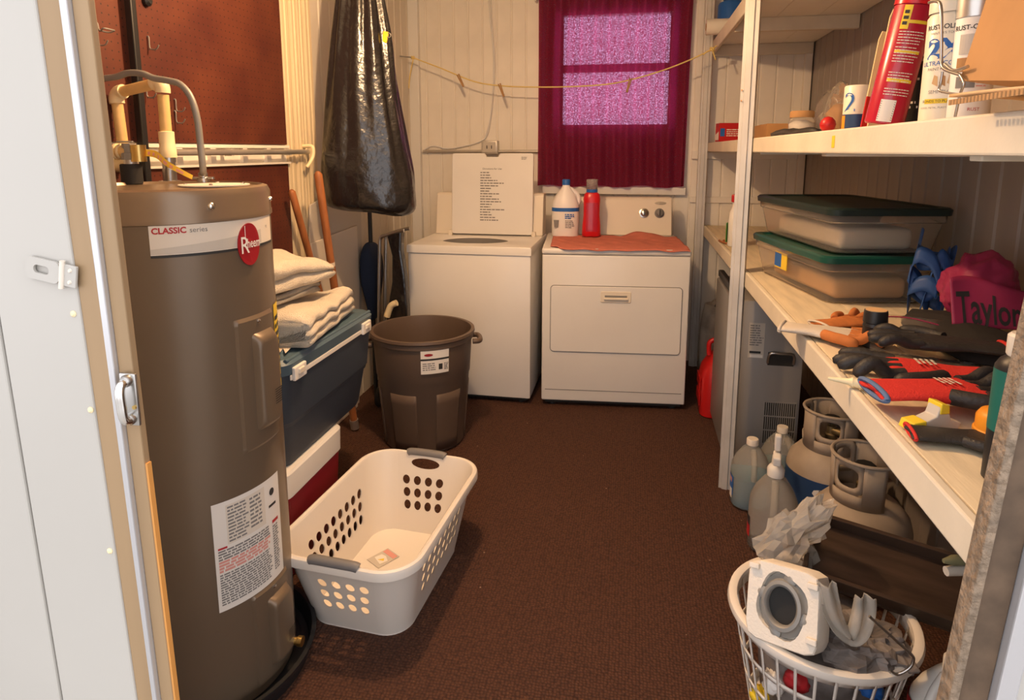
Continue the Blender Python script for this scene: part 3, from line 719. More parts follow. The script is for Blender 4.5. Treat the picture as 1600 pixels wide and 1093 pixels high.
# yellow printed warning ribbon
p0 = UY(213, 238, G.y - .03); p1 = UY(240, 241, G.y - .03); p2 = UY(300, 277, G.y - .03)
def rib(u, v):
    a = smooth_path([p0, p1, UY(262, 256, G.y - .03), p2], 8); i = min(len(a) - 1, int(u * (len(a) - 1) + .5)); p = a[i]
    wdt = .018 * (1 - .75 * max(0, u - .45)); return (p.x, p.y + .004 * sin(u * 6) + .006 * v, p.z + wdt * (v - .5))
yt = MB().grid(rib, 24, 4).build('warning_ribbon', 'yellow_tape', smooth=180)
tag(yt, 'yellow printed warning ribbon stretched above the heater top', 'ribbon')
pr_ = MB()
for k in range(12):
    u0 = .08 + k * .07; a = Vector(rib(u0, .25)); b = Vector(rib(u0 + .035, .25)); a2 = Vector(rib(u0, .72)); b2 = Vector(rib(u0 + .035, .72)); d = Vector((0, -.003, 0))
    pr_.add([a + d, b + d, b2 + d, a2 + d], [(0, 1, 2, 3)])
pr_.build('printing', 'ink_red_pale', yt)

# ================================================================== trash bag and things along the left wall
bagc = UY(565, 200, 3.22)
BX, BY = -1.238, 2.88
zs = lambda py: UY(565, py, BY).z
tb = thing('garbage_bag', 'shiny black garbage bag hanging full before the left wall', 'bag', (BX, BY, zs(328)))
# (py, half width along the view-crossing direction, centre px shift)
prof = [(-60, .085, 560), (0, .115, 560), (50, .140, 560), (100, .160, 559), (150, .182, 558), (200, .205, 559), (240, .224, 561), (270, .238, 562), (290, .244, 563), (305, .246, 564), (316, .240, 565), (324, .215, 566), (329, .13, 567)]
dirw = Vector((cos(YAW), sin(YAW), 0)); dird = Vector((-sin(YAW), cos(YAW), 0))
rings = []
for j, (py, hw, pc) in enumerate(prof):
    z = zs(py) - zs(328) ; hw *= .905; cx_ = (pc - 565) * 2.95 / 1000; ring = []
    up = max(0, min(1, (310 - py) / 340.0))
    for i in range(96):
        a = 2 * PI * i / 96
        pl = 1 + up * (.09 * sin(a * 11 + .6 * sin(py * .02)) + .06 * sin(a * 17 + 2 + py * .01) + .04 * sin(a * 5 + 1))
        pw_ = abs(cos(a)) ** .85 * (1 if cos(a) > 0 else -1)
        p = dirw * (cx_ + hw * pw_ * pl) + dird * (min(.13, hw * .62) * sin(a) * pl); ring.append(p + Vector((0, 0, z - (.03 * (cos(a) > 0) * cos(a) if py > 280 else 0))))
    rings.append(ring)
bg_ = loft(rings); bg_ = crumple(crumple(bg_, .010, 7, 2), .004, 24, 5)
bg_.build('bag_body', 'black_bag', tb, smooth=180, sub=1)
qk = UY(602, 57, BY - .02) - Vector((BX, BY, zs(328)))
MB().rbox(-.013, .013, -.006, .006, -.028, .022, .004, 2, T(*qk) @ RY(.25)).build('yellow_tie', 'ink_yellow', tb)
MB().tube([qk + Vector((.018 + .010 * cos(a), -.004, .004 + .010 * sin(a))) for a in [2 * PI * i / 16 for i in range(17)]], .0022, 6).build('tie_ring', 'grey_conduit', tb)
MB().tube([(0, 0, zs(-60) - zs(328) - .02), (-.06, 0, 2.42 - zs(328))], .006, 8).build('hanging_cord', 'black_plastic', tb)
# ivory trim boards standing against the wall
for k, (yy, w_, lab) in enumerate(((2.685, .062, 'ivory trim board next to the pegboard edge'), (2.760, .055, 'second ivory trim board from the pegboard'), (2.825, .05, 'third ivory trim board from the pegboard'),
                       (2.885, .06, 'fourth ivory trim board from the pegboard, half behind the garbage bag'))):
    o = MB().prism([(0, 0), (.014, .004), (.014, w_ * .4), (.010, w_ * .45), (.016, w_ * .55), (.016, w_ - .006), (0, w_)], 0, 2.42).build('ivory_board', 'ivory_board', loc=(XL + .007 + .004 * (k % 2), yy, 0), bevel=.002)
    tag(o, lab, 'board', 'ivory trim boards against the wall')
# cream hook at the conduit end
q = UX(487, 232, XL + .07)
hk = thing('wall_hook', 'cream curved hook at the end of the conduit', 'hook', q)
MB().tube(smooth_path([(-.05, 0, .01), (-.01, 0, .012), (.006, 0, .004), (.008, -.004, -.03), (.002, -.02, -.06), (-.01, -.035, -.085)], 5), .009, 10).build('hook_arm', 'cpvc_fit', hk, smooth=60)
MB().rbox(-.058, -.046, -.018, .018, -.03, .04, .004, 2).build('wall_plate', 'cpvc_fit', hk)
# two wooden handles leaning on the wall
def pole(pa, pb, xa, xb, r, name, lab, tip=True):
    A_ = UX(*pa, xa); B_ = UX(*pb, xb); d = (B_ - A_); k = (A_.z - .012) / (A_.z - B_.z); E_ = A_ + d * k
    t = thing(name, lab, 'handle', E_, group='wooden tool handles behind the cooler')
    n_ = 10; pts = [E_ + (A_ - E_) * (i / n_) - E_ for i in range(n_ + 1)]
    MB().tube(pts + [pts[-1] + (pts[-1] - pts[-2]).normalized() * r * .7], [r] * (n_ + 1) + [r * .45], 12).build('shaft', 'handle_wood', t, smooth=50)
    MB().tube([pts[0], pts[0] + (pts[1] - pts[0]) * .4], r * 1.2, 12).build('ferrule', 'galv', t, smooth=50)
    if tip:
        m_ = pts[0] + (pts[-1] - pts[0]) * .68; dd_ = (pts[-1] - pts[0]).normalized(); MB().tube([m_ - dd_ * .010, m_ + dd_ * .010], r * 1.02, 12).build('paper_tag', 'paper', t)
pole((456, 300), (484, 400), -1.482, -1.482, .016, 'tool_handle', 'shorter reddish wooden handle leaning beside the pegboard', False)
pole((497, 272), (520, 430), -1.385, -1.385, .018, 'tool_handle', 'longer reddish wooden handle with a paper tag leaning before the garbage bag')
# white board and grey sheet behind the poles
def leaning_sheet(name, pix, xx, m, lab, cat, th=.012, z0=.0):
    pts = [UX(px, py, xx) for px, py in pix]; o_ = Vector((xx, pts[0].y, z0))
    mm = MB(); n_ = len(pts); a_ = [(0, p.y - o_.y, max(p.z, z0) - z0) for p in pts]; b_ = [(-th, p[1], p[2]) for p in a_]
    mm.add(a_ + b_, [tuple(range(n_)), tuple(range(2 * n_ - 1, n_ - 1, -1))] + [(i, n_ + i, n_ + (i + 1) % n_, (i + 1) % n_) for i in range(n_)])
    return tag(mm.build(name, m, loc=o_, bevel=.002), lab, cat)
leaning_sheet('panel_offcut', ((488, 380), (558, 352), (562, 440), (566, 800), (488, 800)), -1.502, 'label_pale', 'pale panel offcut with a slanted top edge behind the wooden handles', 'board')
leaning_sheet('metal_sheet', ((486, 320), (520, 300), (564, 310), (566, 420), (567, 760), (486, 760)), -1.518, 'label_grey', 'dull grey sheet leaning on the wall behind the pale offcut', 'sheet')
# black folding luggage cart with a dark bag, next to the washer
ca = UY(600, 420, 3.35)
lc = thing('hand_cart', 'folding steel hand cart with black cover between cooler and washer', 'cart', (-1.41, 3.35, 0))
def cpx(px, py, d=0): return UY(px, py, 3.35 + d) - Vector((-1.41, 3.35, 0))
hp = [cpx(602, 520), cpx(602, 440), cpx(603, 385), cpx(604, 369), cpx(612, 364), cpx(632, 358), cpx(640, 357)]
lo_ = Vector((hp[0].x, hp[0].y, .03))
MB().tube([lo_] + smooth_path(hp, 5), .010, 10).build('frame_tube', 'steel', lc, smooth=60)
hp2 = [p + Vector((.0, -.09, 0)) for p in hp]
MB().tube([lo_ + Vector((0, -.09, 0))] + smooth_path(hp2, 5), .010, 10).build('frame_tube', 'steel', lc, smooth=60)
cv = [(604, 368), (611, 364), (627, 360), (626, 392), (632, 430), (636, 480), (637, 520), (600, 520), (606, 480), (612, 440), (612, 400)]
vs = [cpx(*p, -.07) for p in cv]; n_ = len(vs)
cvm = MB().add(vs + [p + Vector((0, .06, 0)) for p in vs], [tuple(range(n_)), tuple(range(2 * n_ - 1, n_ - 1, -1))] + [(i, n_ + i, n_ + (i + 1) % n_, (i + 1) % n_) for i in range(n_)])
cvm.build('cloth_cover', 'black_bag', lc, bevel=.01)
for dx in (.02, -.11):
    MB().lathe([(.018, -.012), (.055, -.010), (.060, 0), (.055, .010), (.018, .012)], 24, T(lo_.x + .0, lo_.y + dx, .060) @ RY(PI / 2)).build('wheel', 'black_rubber', lc, smooth=40)
MB().rbox(lo_.x, lo_.x + .16, lo_.y - .11, lo_.y + .03, .015, .03, .004, 2).build('toe_plate', 'steel', lc)
pk = cpx(612, 478, -.12)
MB().tube(smooth_path([pk + Vector((-.03, 0, -.06)), pk + Vector((-.005, 0, .0)), pk + Vector((.03, 0, .02))], 5), [.018] * 11, 10).build('strap', 'cpvc_fit', lc, smooth=60)
# blue cloth bag on a stick (mop) between bag and cart
q = UX(580, 400, -1.46)
mp_ = thing('dust_mop', 'dark stick with a navy blue cloth head behind the trash can', 'mop', (-1.46, q.y, 0))
zA = UX(581, 318, -1.46).z; zB2 = UX(580, 385, -1.46).z; zC2 = UX(580, 450, -1.46).z
MB().tube([(0, 0, 0.0), (0, 0, zA + .10)], .012, 10).build('stick', 'black_plastic', mp_, smooth=60)
rg = [[(.05 * s * cos(a) , s * .11 * sin(a) + .01 * sin(3 * a), z) for a in [2 * PI * i / 28 for i in range(28)]] for s, z in ((.25, zB2 + .03), (.7, zB2 + .01), (.95, zB2 - .05), (1, zC2 + .06), (.8, zC2), (.5, zC2 - .12), (.3, zC2 - .2))]
crumple(loft(rg), .012, 14, 1).build('cloth_head', 'navy_cloth', mp_, smooth=180, sub=1)

# ================================================================== coolers, towels
CY0, CY1, CXF, CXB = 1.735, 2.425, -1.05, -1.50
CB, CT = .40, .735
rc = thing('small_cooler', 'red cooler with white lid under the big blue cooler', 'cooler', (-1.30, 1.96, 0))
def cooler(t, hx, hy, h, lid, mb_, ml, tap=.02):
    rr = []
    for z, s in ((0, -tap), (.01, -tap + .006), (h, 0)): rr.append([(x, y, z) for x, y in rrect(2 * (hx + s), 2 * (hy + s), .04, 5)])
    loft(rr).build('body', mb_, t, smooth=35)
    rr = [[(x, y, h + z) for x, y in rrect(2 * (hx + s), 2 * (hy + s), .045, 5)] for z, s in ((.001, .006), (lid - .012, .008), (lid - .004, .002), (lid, -.012))]
    return loft(rr).build('lid', ml, t, smooth=35)
cooler(rc, .215, .21, .300, .095, 'red_plastic', 'white_plastic')
bc = thing('big_cooler', 'big navy blue picnic cooler stacked on the red cooler', 'cooler', ((CXF + CXB) / 2, (CY0 + CY1) / 2, CB - .004))
hx, hy = (CXF - CXB) / 2, (CY1 - CY0) / 2; hb = CT - CB
body = []
for z, s in ((0, -.05), (.02, -.042), (hb * .45, -.022), (hb * .455, -.018), (hb * .50, -.014), (hb * .505, -.012), (hb - .01, 0), (hb, 0)): body.append([(x, y, z) for x, y in rrect(2 * (hx + s), 2 * (hy + s), .045, 6)])
bo = loft(body).build('body', 'navy_plastic', bc, smooth=25)
MB().box(hx - .001, hx + .005, -hy + .03, hy - .03, hb - .018, hb - .001).build('white_rim', 'white_plastic', bc, bevel=.002)
MB().box(-hx + .03, hx - .03, hy - .001, hy + .004, hb - .018, hb - .001).build('white_rim', 'white_plastic', bc, bevel=.002)
ld_ = [[(x, y, hb + z) for x, y in rrect(2 * (hx + s), 2 * (hy + s), .05, 6)] for z, s in ((.001, .004), (.036, .008), (.050, -.006), (.050, -.05), (.058, -.06), (.058, -.09))]
lid = loft(ld_).build('lid', 'blue_lid', bc, smooth=30)
for yy in (-hy + .035, hy - .13):
    l_ = MB().rbox(hx + .004, hx + .016, yy, yy + .075, hb - .022, hb + .024, .004, 2).build('latch', 'white_plastic', bc)
    MB().rbox(hx + .014, hx + .022, yy + .02, yy + .055, hb - .004, hb + .014, .003, 2).build('latch_tab', 'label_pale', l_)
MB().tube([(hx - .008, -hy + .02, hb + .046), (hx - .008, hy - .02, hb + .046)], .007, 8).build('lid_ridge', 'blue_lid', lid, smooth=60)
LZ = CB - .004 + hb + .058
# papers
def flat_paper(pix, z, lab, m='paper'):
    pts = [UZ(px, py, z) for px, py in pix]; o_ = pts[0].copy(); n_ = len(pts)
    tag(MB().prism([(p.x - o_.x, p.y - o_.y) for p in pts], 0, .0015).build('paper_sheet', m, loc=o_), lab, 'paper', 'papers on the cooler lid')
flat_paper(((434, 502), (474, 508), (462, 522), (436, 552)), LZ + .001, 'tan leaflet on the blue cooler lid below the towels')
flat_paper(((437, 533), (466, 518), (470, 528), (446, 552)), LZ + .003, 'small folded pale leaflet lying over the tan leaflet', 'label_pale')
def folded_towel(name, cx, cy, z, L, W, layers, th, m, lab, rz, seed, tilt=0.0, droop=.0):
    # cross-section in (u across width, h): stacked layers rounded at the fold side
    out = []
    for k in range(layers):   # fold side (+u): round noses, bottom to top
        for i in range(7):
            a = -PI / 2 + PI * i / 6; out.append((W / 2 - th * .5 + th * .5 * cos(a) * (1 + .25 * (k % 2)), k * th + th / 2 + th * .49 * sin(a)))
    for i in range(1, 10): out.append((W / 2 - W * i / 10, layers * th + .004 * sin(i)))
    for k in reversed(range(layers)):
        for i in range(5):
            a = PI / 2 + PI * i / 4; out.append((-W / 2 + th * .4 + th * .5 * cos(a) * (1 - .3 * (k % 2)), k * th + th / 2 + th * .49 * sin(a)))
    for i in range(1, 10): out.append((-W / 2 + W * i / 10, 0))
    n_ = 22; rings_ = []
    for j in range(n_ + 1):
        v = j / n_; e = min(1, .80 + .2 * min(v, 1 - v) * 12); yy = (v - .5) * L
        rings_.append([(x * (.96 + .04 * e), yy + .012 * sin(h_ * 90 + seed), h_ * e - droop * (abs(v - .5) * 2) ** 3 * .0 + .012 * sin(v * 5 + x * 9 + seed) * h_ / (layers * th)) for x, h_ in out])
    m_ = loft(rings_)
    m_.v = [p + Vector(noise.noise_vector(p * 12 + Vector((seed, 0, 0)))) * .013 * min(1, p.z / .02 if p.z > 0 else 0) for p in m_.v]
    return tag(m_.build(name, m, loc=(cx, cy, z), rot=(tilt, 0, rz), smooth=180), lab, 'towel')
tw = UZ(505, 500, LZ)
zt1 = LZ + .001
folded_towel('folded_towel', -1.195, 2.085, zt1, .50, .27, 3, .034, 'terry_cream', 'thick folded cream towel on the blue cooler lid', math.radians(8), 1.0)
folded_towel('folded_towel', -1.285, 1.99, zt1 + .118, .42, .22, 2, .016, 'terry_grey', 'thin folded grey towel between the two cream towels', math.radians(-8), 3.0)
folded_towel('folded_towel', -1.285, 2.03, zt1 + .158, .44, .27, 2, .045, 'terry_cream', 'folded cream towel on top of the towel stack', math.radians(-10), 5.0)

# ================================================================== trash can
tc_ = thing('trash_can', 'round brown plastic trash can without lid in front of the washer', 'trash can', (-1.0, 2.905, 0))
rb, rt, hh = .195, .243, .572
MB().lathe([(rb - .012, .0), (rb, .012), (rb + (rt - rb) * .62, hh * .62), (rb + (rt - rb) * .62 + .004, hh * .635), (rt - .004, hh - .045), (rt + .004, hh - .04), (rt + .004, hh - .02),
            (rt + .012, hh - .012), (rt + .010, hh), (rt - .006, hh), (rt - .010, hh - .02), (rt - .014, hh - .06), (rb + (rt - rb) * .6 - .012, hh * .6), (rb - .010, .016), (.001, .014)], 72, cap=False).build('can_body', 'can_brown', tc_, smooth=30)
for k in range(6):   # raised panels low on the side
    a = 2 * PI * k / 6 - PI / 2 - .28 - .18
    def rf(u, v): 
        z = .02 + v * hh * .50; r = rb + (rt - rb) * z / hh + .0025; aa = a + u * .62; return (r * cos(aa), r * sin(aa), z)
    MB().grid(rf, 14, 6).build('side_panel', 'can_brown', tc_, smooth=40, solid=.004)
def handle_loop(ang):
    pts = [(rt - .002, -.055, hh - .06), (rt + .030, -.05, hh - .06), (rt + .038, 0, hh - .062), (rt + .030, .05, hh - .06), (rt - .002, .055, hh - .06)]
    m_ = MB().tube(smooth_path(pts, 5), .013, 10, RZ(ang)); m_.build('handle', 'can_brown', tc_, smooth=60)
handle_loop(math.radians(18)); handle_loop(math.radians(198))
aq, zq = cylhit(657, 550, -1.0, 2.905, rt - .003)
a2, z2 = cylhit(701, 578, -1.0, 2.905, rt - .003)
lbw = (a2 - aq) * rt; lbh = zq - z2 + .01
def slant(R): return lambda p: ((R + .0475 * ((p.y + z2 - hh) * 1.0) + p.z) * cos(aq + p.x / rt), (R + .0475 * ((p.y + z2 - hh)) + p.z) * sin(aq + p.x / rt), z2 - .005 + p.y)
rlb = rt + .004
lb = sheet(lbw, lbh, 10).xf(slant(rlb)).build('product_label', 'label_white', tc_)
MB().prism([(lbw * .27 + .020 * cos(t), lbh * .82 + .0065 * sin(t)) for t in [i * PI / 10 for i in range(20)]], 0, .0002).xf(slant(rlb + .0008)).build('logo_oval', 'logo_red', lb)
sheet(lbw, lbh * .08, 10, 0, lbh * .58).xf(slant(rlb + .0006)).build('label_bar', 'ink', lb)
prints(lbw * .5, lbh * .35, 4, .5, lbw * .06, lbh * .14, 0, 21, .8).xf(slant(rlb + .0006)).build('fine_print', 'ink_soft', lb)
sheet(lbw * .14, lbh * .25, 3, lbw * .62, lbh * .16).xf(slant(rlb + .0006)).build('pictogram', 'ink', lb)
prints(lbw * .16, lbh * .32, 5, .5, lbw * .82, lbh * .12, 0, 22, .9).xf(slant(rlb + .0006)).build('fine_print', 'ink', lb)
# ================================================================== laundry basket
def basket():
    t = thing('laundry_basket', 'white plastic laundry basket with round holes and grey handle grips on the carpet', 'laundry basket', (-.778, 1.862, 0), math.radians(-4))
    H = .275; TLn, TW, TR_ = .338, .215, .10; BLn, BW, BR_ = .255, .165, .08   # half sizes
    def corner(cx, cy, sx, sy, v, k, n):
        pass
    def dims(v):
        e = v; return (BW + (TW - BW) * e, BLn + (TLn - BLn) * e, BR_ + (TR_ - BR_) * e, .004 + v * (H - .004))
    m = MB()
    def straight(side, u, v):   # side 0 right(+x), 1 far(+y), 2 left, 3 near
        w_, l_, r_, z = dims(v)
        if side == 0: return (w_, -(l_ - r_) + u * 2 * (l_ - r_), z)
        if side == 1: return ((w_ - r_) - u * 2 * (w_ - r_), l_, z)
        if side == 2: return (-w_, (l_ - r_) - u * 2 * (l_ - r_), z)
        return (-(w_ - r_) + u * 2 * (w_ - r_), -l_, z)
    def arc(k, u, v):
        w_, l_, r_, z = dims(v); cx, cy = ((w_ - r_, l_ - r_), (-(w_ - r_), l_ - r_), (-(w_ - r_), -(l_ - r_)), (w_ - r_, -(l_ - r_)))[k]
        a = k * PI / 2 + u * PI / 2; return (cx + r_ * cos(a), cy + r_ * sin(a), z)
    for k in range(4): m.grid(lambda u, v: arc(k, u, v), 10, 8)
    def rect(side, u0, u1, v0, v1, n=2):
        if u1 - u0 > 1e-4 and v1 - v0 > 1e-4: m.grid(lambda u, v: straight(side, u0 + (u1 - u0) * u, v0 + (v1 - v0) * v), n, 1)
    def holecell(side, u0, u1, v0, v1, fu, fv):
        out = []; inn = []; N = 24; uc, vc = (u0 + u1) / 2, (v0 + v1) / 2; hu, hv = (u1 - u0) / 2, (v1 - v0) / 2
        for i in range(N):
            a = 2 * PI * i / N; c_, s_ = cos(a), sin(a); q = max(abs(c_), abs(s_)); out.append((uc + hu * c_ / q, vc + hv * s_ / q)); inn.append((uc + hu * fu * c_, vc + hv * fv * s_))
        vs = [straight(side, *p) for p in out + inn]; m.add(vs, [(i, (i + 1) % N, N + (i + 1) % N, N + i) for i in range(N)])
    for side in range(4):
        long_ = side in (0, 2); nc = 8 if long_ else 4; rows = 3
        v0, v1 = .26, .74; mar = .07 if long_ else .05; stag = .22 if long_ else .18
        cw = (1 - 2 * mar) / (nc + stag * 1.0 * (rows - 1) * .5)
        rect(side, 0, 1, 0, v0, 6)
        dv = (v1 - v0) / rows
        for r in range(rows):
            sft = mar + cw * stag * .5 * (r if not long_ else rows - 1 - r)
            a, b = v0 + r * dv, v0 + (r + 1) * dv
            rect(side, 0, sft, a, b); rect(side, sft + nc * cw, 1, a, b)
            for c in range(nc): holecell(side, sft + c * cw, sft + (c + 1) * cw, a, b, .68 if long_ else .66, .74)
        if long_: rect(side, 0, 1, v1, 1, 8)
        else:
            rect(side, 0, 1, v1, .81, 4); rect(side, 0, .22, .81, .97); rect(side, .78, 1, .81, .97); holecell(side, .22, .78, .81, .97, .92, .85); rect(side, 0, 1, .97, 1, 4)
    m.build('basket_wall', 'basket_white', t, smooth=40, solid=.0035, rim=False, weld=.0002)
    w_, l_, r_, z = dims(0)
    MB().prism(rrect(2 * w_, 2 * l_, r_, 10), 0, .006).build('basket_floor', 'basket_white', t)
    # rolled rim
    pts = rrect(2 * TW + .012, 2 * TLn + .012, TR_ + .006, 10)
    sec = [(-.010, -.002), (-.006, .005), (.002, .007), (.009, .003), (.012, -.006), (.012, -.022), (.009, -.022), (.008, -.008), (.0, -.004)]
    rr = []
    n = len(pts)
    for i, (x, y) in enumerate(pts):
        a = Vector(pts[(i + 1) % n]) - Vector(pts[i - 1]); nn = Vector((a.y, -a.x)).normalized(); rr.append([(x + nn.x * s, y + nn.y * s, H + h) for s, h in sec])
    vs = [p for r in rr for p in r]; k = len(sec)
    MB().add(vs, [(i * k + j, i * k + (j + 1) % k, ((i + 1) % n) * k + (j + 1) % k, ((i + 1) % n) * k + j) for i in range(n) for j in range(k)]).build('rim', 'basket_white', t, smooth=40)
    for s in (1, -1):
        pts = [(-.075, s * (TLn + .004), H + .002), (-.06, s * (TLn + .005), H + .006), (0, s * (TLn + .006), H + .007), (.06, s * (TLn + .005), H + .006), (.075, s * (TLn + .004), H + .002)]
        MB().tube(smooth_path(pts, 4), .0145, 12).build('handle_grip', 'grip_grey', t, smooth=60)
    # hang tag lying inside
    qt = t.matrix_basis.inverted() @ UZ(597, 880, .008); TGM = T(qt.x - .01, qt.y + .03, .0075) @ RZ(-.5)
    tg = MB().rbox(-.035, .035, -.045, .045, 0, .001, .0004, 1, TGM).build('paper_tag', 'label_grey', t)
    MB().box(-.030, .030, .020, .040, .0012, .0016, TGM).build('tag_print', 'ink_red_pale', tg)
    MB().prism([(-.025, -.02), (.02, -.03), (.026, .0), (0, .012), (-.02, .008)], .0012, .0016, TGM).build('tag_print', 'label_white', tg)
    MB().prism([(-.005, -.02), (.016, -.01), (.006, .0)], .0017, .002, TGM).build('tag_print', 'energy_yellow', tg)
basket()

# ================================================================== washer
def washer():
    xl, xr = -1.255, -.548; W = xr - xl; cx = (xl + xr) / 2; D = .62; Z = .905
    t = thing('washing_machine', 'white top loading washing machine with its lid raised', 'washer', (cx, 3.42, 0))
    MB().rbox(-W / 2, W / 2, 0, D, .035, Z - .045, .006, 2).build('cabinet', 'white_enamel', t, smooth=40)
    MB().box(-W / 2 + .02, W / 2 - .02, .02, D - .02, .018, .036).build('kick_plate', 'dark_gap', t)
    for sx in (-1, 1):
        for yy in (.05, D - .05): MB().cyl(.018, 0, .022, 12, T(sx * (W / 2 - .06), yy, 0)).build('foot', 'black_rubber', t)
    # top deck with an oval mouth
    oc = UZ(757, 366, Z); oc = Vector((oc.x - cx, oc.y - 3.42)); a_ = .215; b_ = .16; oc.y = .27
    N = 48; out = []; inn = []; inn2 = []
    for i in range(N):
        g = 2 * PI * i / N; c_, s_ = cos(g), sin(g)
        hx0 = (W / 2 + .004 - oc.x) if c_ > 0 else (W / 2 + .004 + oc.x); hy0 = (D - oc.y) if s_ > 0 else (oc.y + .008)
        q = max(abs(c_), abs(s_)); out.append((oc.x + hx0 * c_ / q, oc.y + hy0 * s_ / q)); inn.append((oc.x + a_ * c_, oc.y + b_ * s_)); inn2.append((oc.x + a_ * .93 * c_, oc.y + b_ * .93 * s_))
    vs = [(x, y, Z - .045) for x, y in out] + [(x, y, Z - .008) for x, y in out] + [(oc.x + (x - oc.x) * .985, oc.y + (y - oc.y) * .985, Z) for x, y in out] + [(x, y, Z - .001) for x, y in inn] + [(x, y, Z - .012) for x, y in inn2] 
    fs = []
    for j in range(4): fs += [(j * N + i, j * N + (i + 1) % N, (j + 1) * N + (i + 1) % N, (j + 1) * N + i) for i in range(N)]
    loft([[(x, y, Z - .012) for x, y in inn2], [(x, y, Z - .09) for x, y in inn2]], False, False).build('mouth_shade_ring', 'grip_grey', t, smooth=60)  # inner lip coloured dark grey: painted-in shade of the washer's open mouth
    MB().add(vs, fs).build('top_deck', 'white_enamel', t, smooth=40)
    MB().lathe([(.185, -.06), (.185, -.36), (.05, -.37), (.001, -.37)], 48, T(oc.x, oc.y, Z) @ SCL(1, .8, 1), cap=False).build('tub', 'steel', t, smooth=50)
    MB().lathe([(.09, -.36), (.045, -.30), (.035, -.12), (.02, -.07), (.001, -.065)], 24, T(oc.x, oc.y, Z), cap=False).build('agitator', 'white_plastic', t, smooth=50)
    # console along the back
    yc = D - .10; pL = UY(690, 302, 3.42 + yc).x - cx; pR = UY(858, 304, 3.42 + yc).x - cx; zt_ = UY(770, 302, 3.42 + yc).z
    zt_ = max(zt_, Z + .12)
    s_ = [(yc - .03, Z), (yc + .015, zt_ - .012), (yc + .03, zt_), (D + .015, zt_), (D + .015, Z)]
    n = len(s_); vs = [(-W / 2 + .01, y, z) for y, z in s_] + [(W / 2 - .005, y, z) for y, z in s_]
    MB().add(vs, [tuple(range(n)), tuple(range(2 * n - 1, n - 1, -1))] + [(i, n + i, n + (i + 1) % n, (i + 1) % n) for i in range(n)]).build('console', 'bisque', t, bevel=.006)
    # raised lid
    hb_ = UZ(768, 354, Z + .01); ly = min(max(hb_.y - 3.42, oc.y + b_ + .02), yc - .06)
    A = UY(705, 300, 3.42 + ly).x - cx; B = UY(832, 300, 3.42 + ly).x - cx; zt2 = UY(768, 238, 3.42 + ly).z
    wl = B - A; hl_ = zt2 - Z - .012
    L = bpy.data.objects.new('lid', None)
    M = T((A + B) / 2, ly, Z + .008) @ RX(math.radians(-4))
    o_ = []
    for x, y in rrect(wl, hl_, .014, 4, 0, hl_ / 2): o_.append((x, y))
    # notch for the finger pull in the top edge
    top_ = hl_; nt_ = [(.050, top_), (.036, top_ - .022), (-.036, top_ - .022), (-.050, top_)]
    oo = o_[:5] + nt_ + o_[5:]
    oo = [(x, z) for x, z in oo]
    md = MB(); n = len(oo); md.add([(x, 0, z) for x, z in oo] + [(x, .022, z) for x, z in oo], [tuple(range(n - 1, -1, -1)), tuple(range(n, 2 * n))] + [(i, (i + 1) % n, n + (i + 1) % n, n + i) for i in range(n)], M)
    lid = md.build('lid', 'white_enamel', t, bevel=.003)
    pr = prints(.155, hl_ * .62, 19, .42, -.075, hl_ * .16, 0, 31, .35); pr.v = [M @ Vector((p.x, -.0008, p.y)) for p in pr.v]; pr.build('instruction_print', 'ink_soft', lid)
    tt = text_mb('Directions for Use', .016, 0, 'CENTER'); tt.v = [M @ Vector((p.x, -.0009, p.y + hl_ * .80)) for p in tt.v]; tt.build('lettering', 'ink', lid)
    pr = prints(.04, .02, 3, .5, wl / 2 - .075, hl_ - .04, 0, 33, .7); pr.v = [M @ Vector((p.x, -.0008, p.y)) for p in pr.v]; pr.build('instruction_print', 'ink_soft', lid)
    for sx in (A - .008, B + .008): MB().rbox(sx - .012, sx + .012, ly - .01, ly + .02, Z - .002, Z + .03, .003, 2).build('hinge', 'bisque', t)
washer()

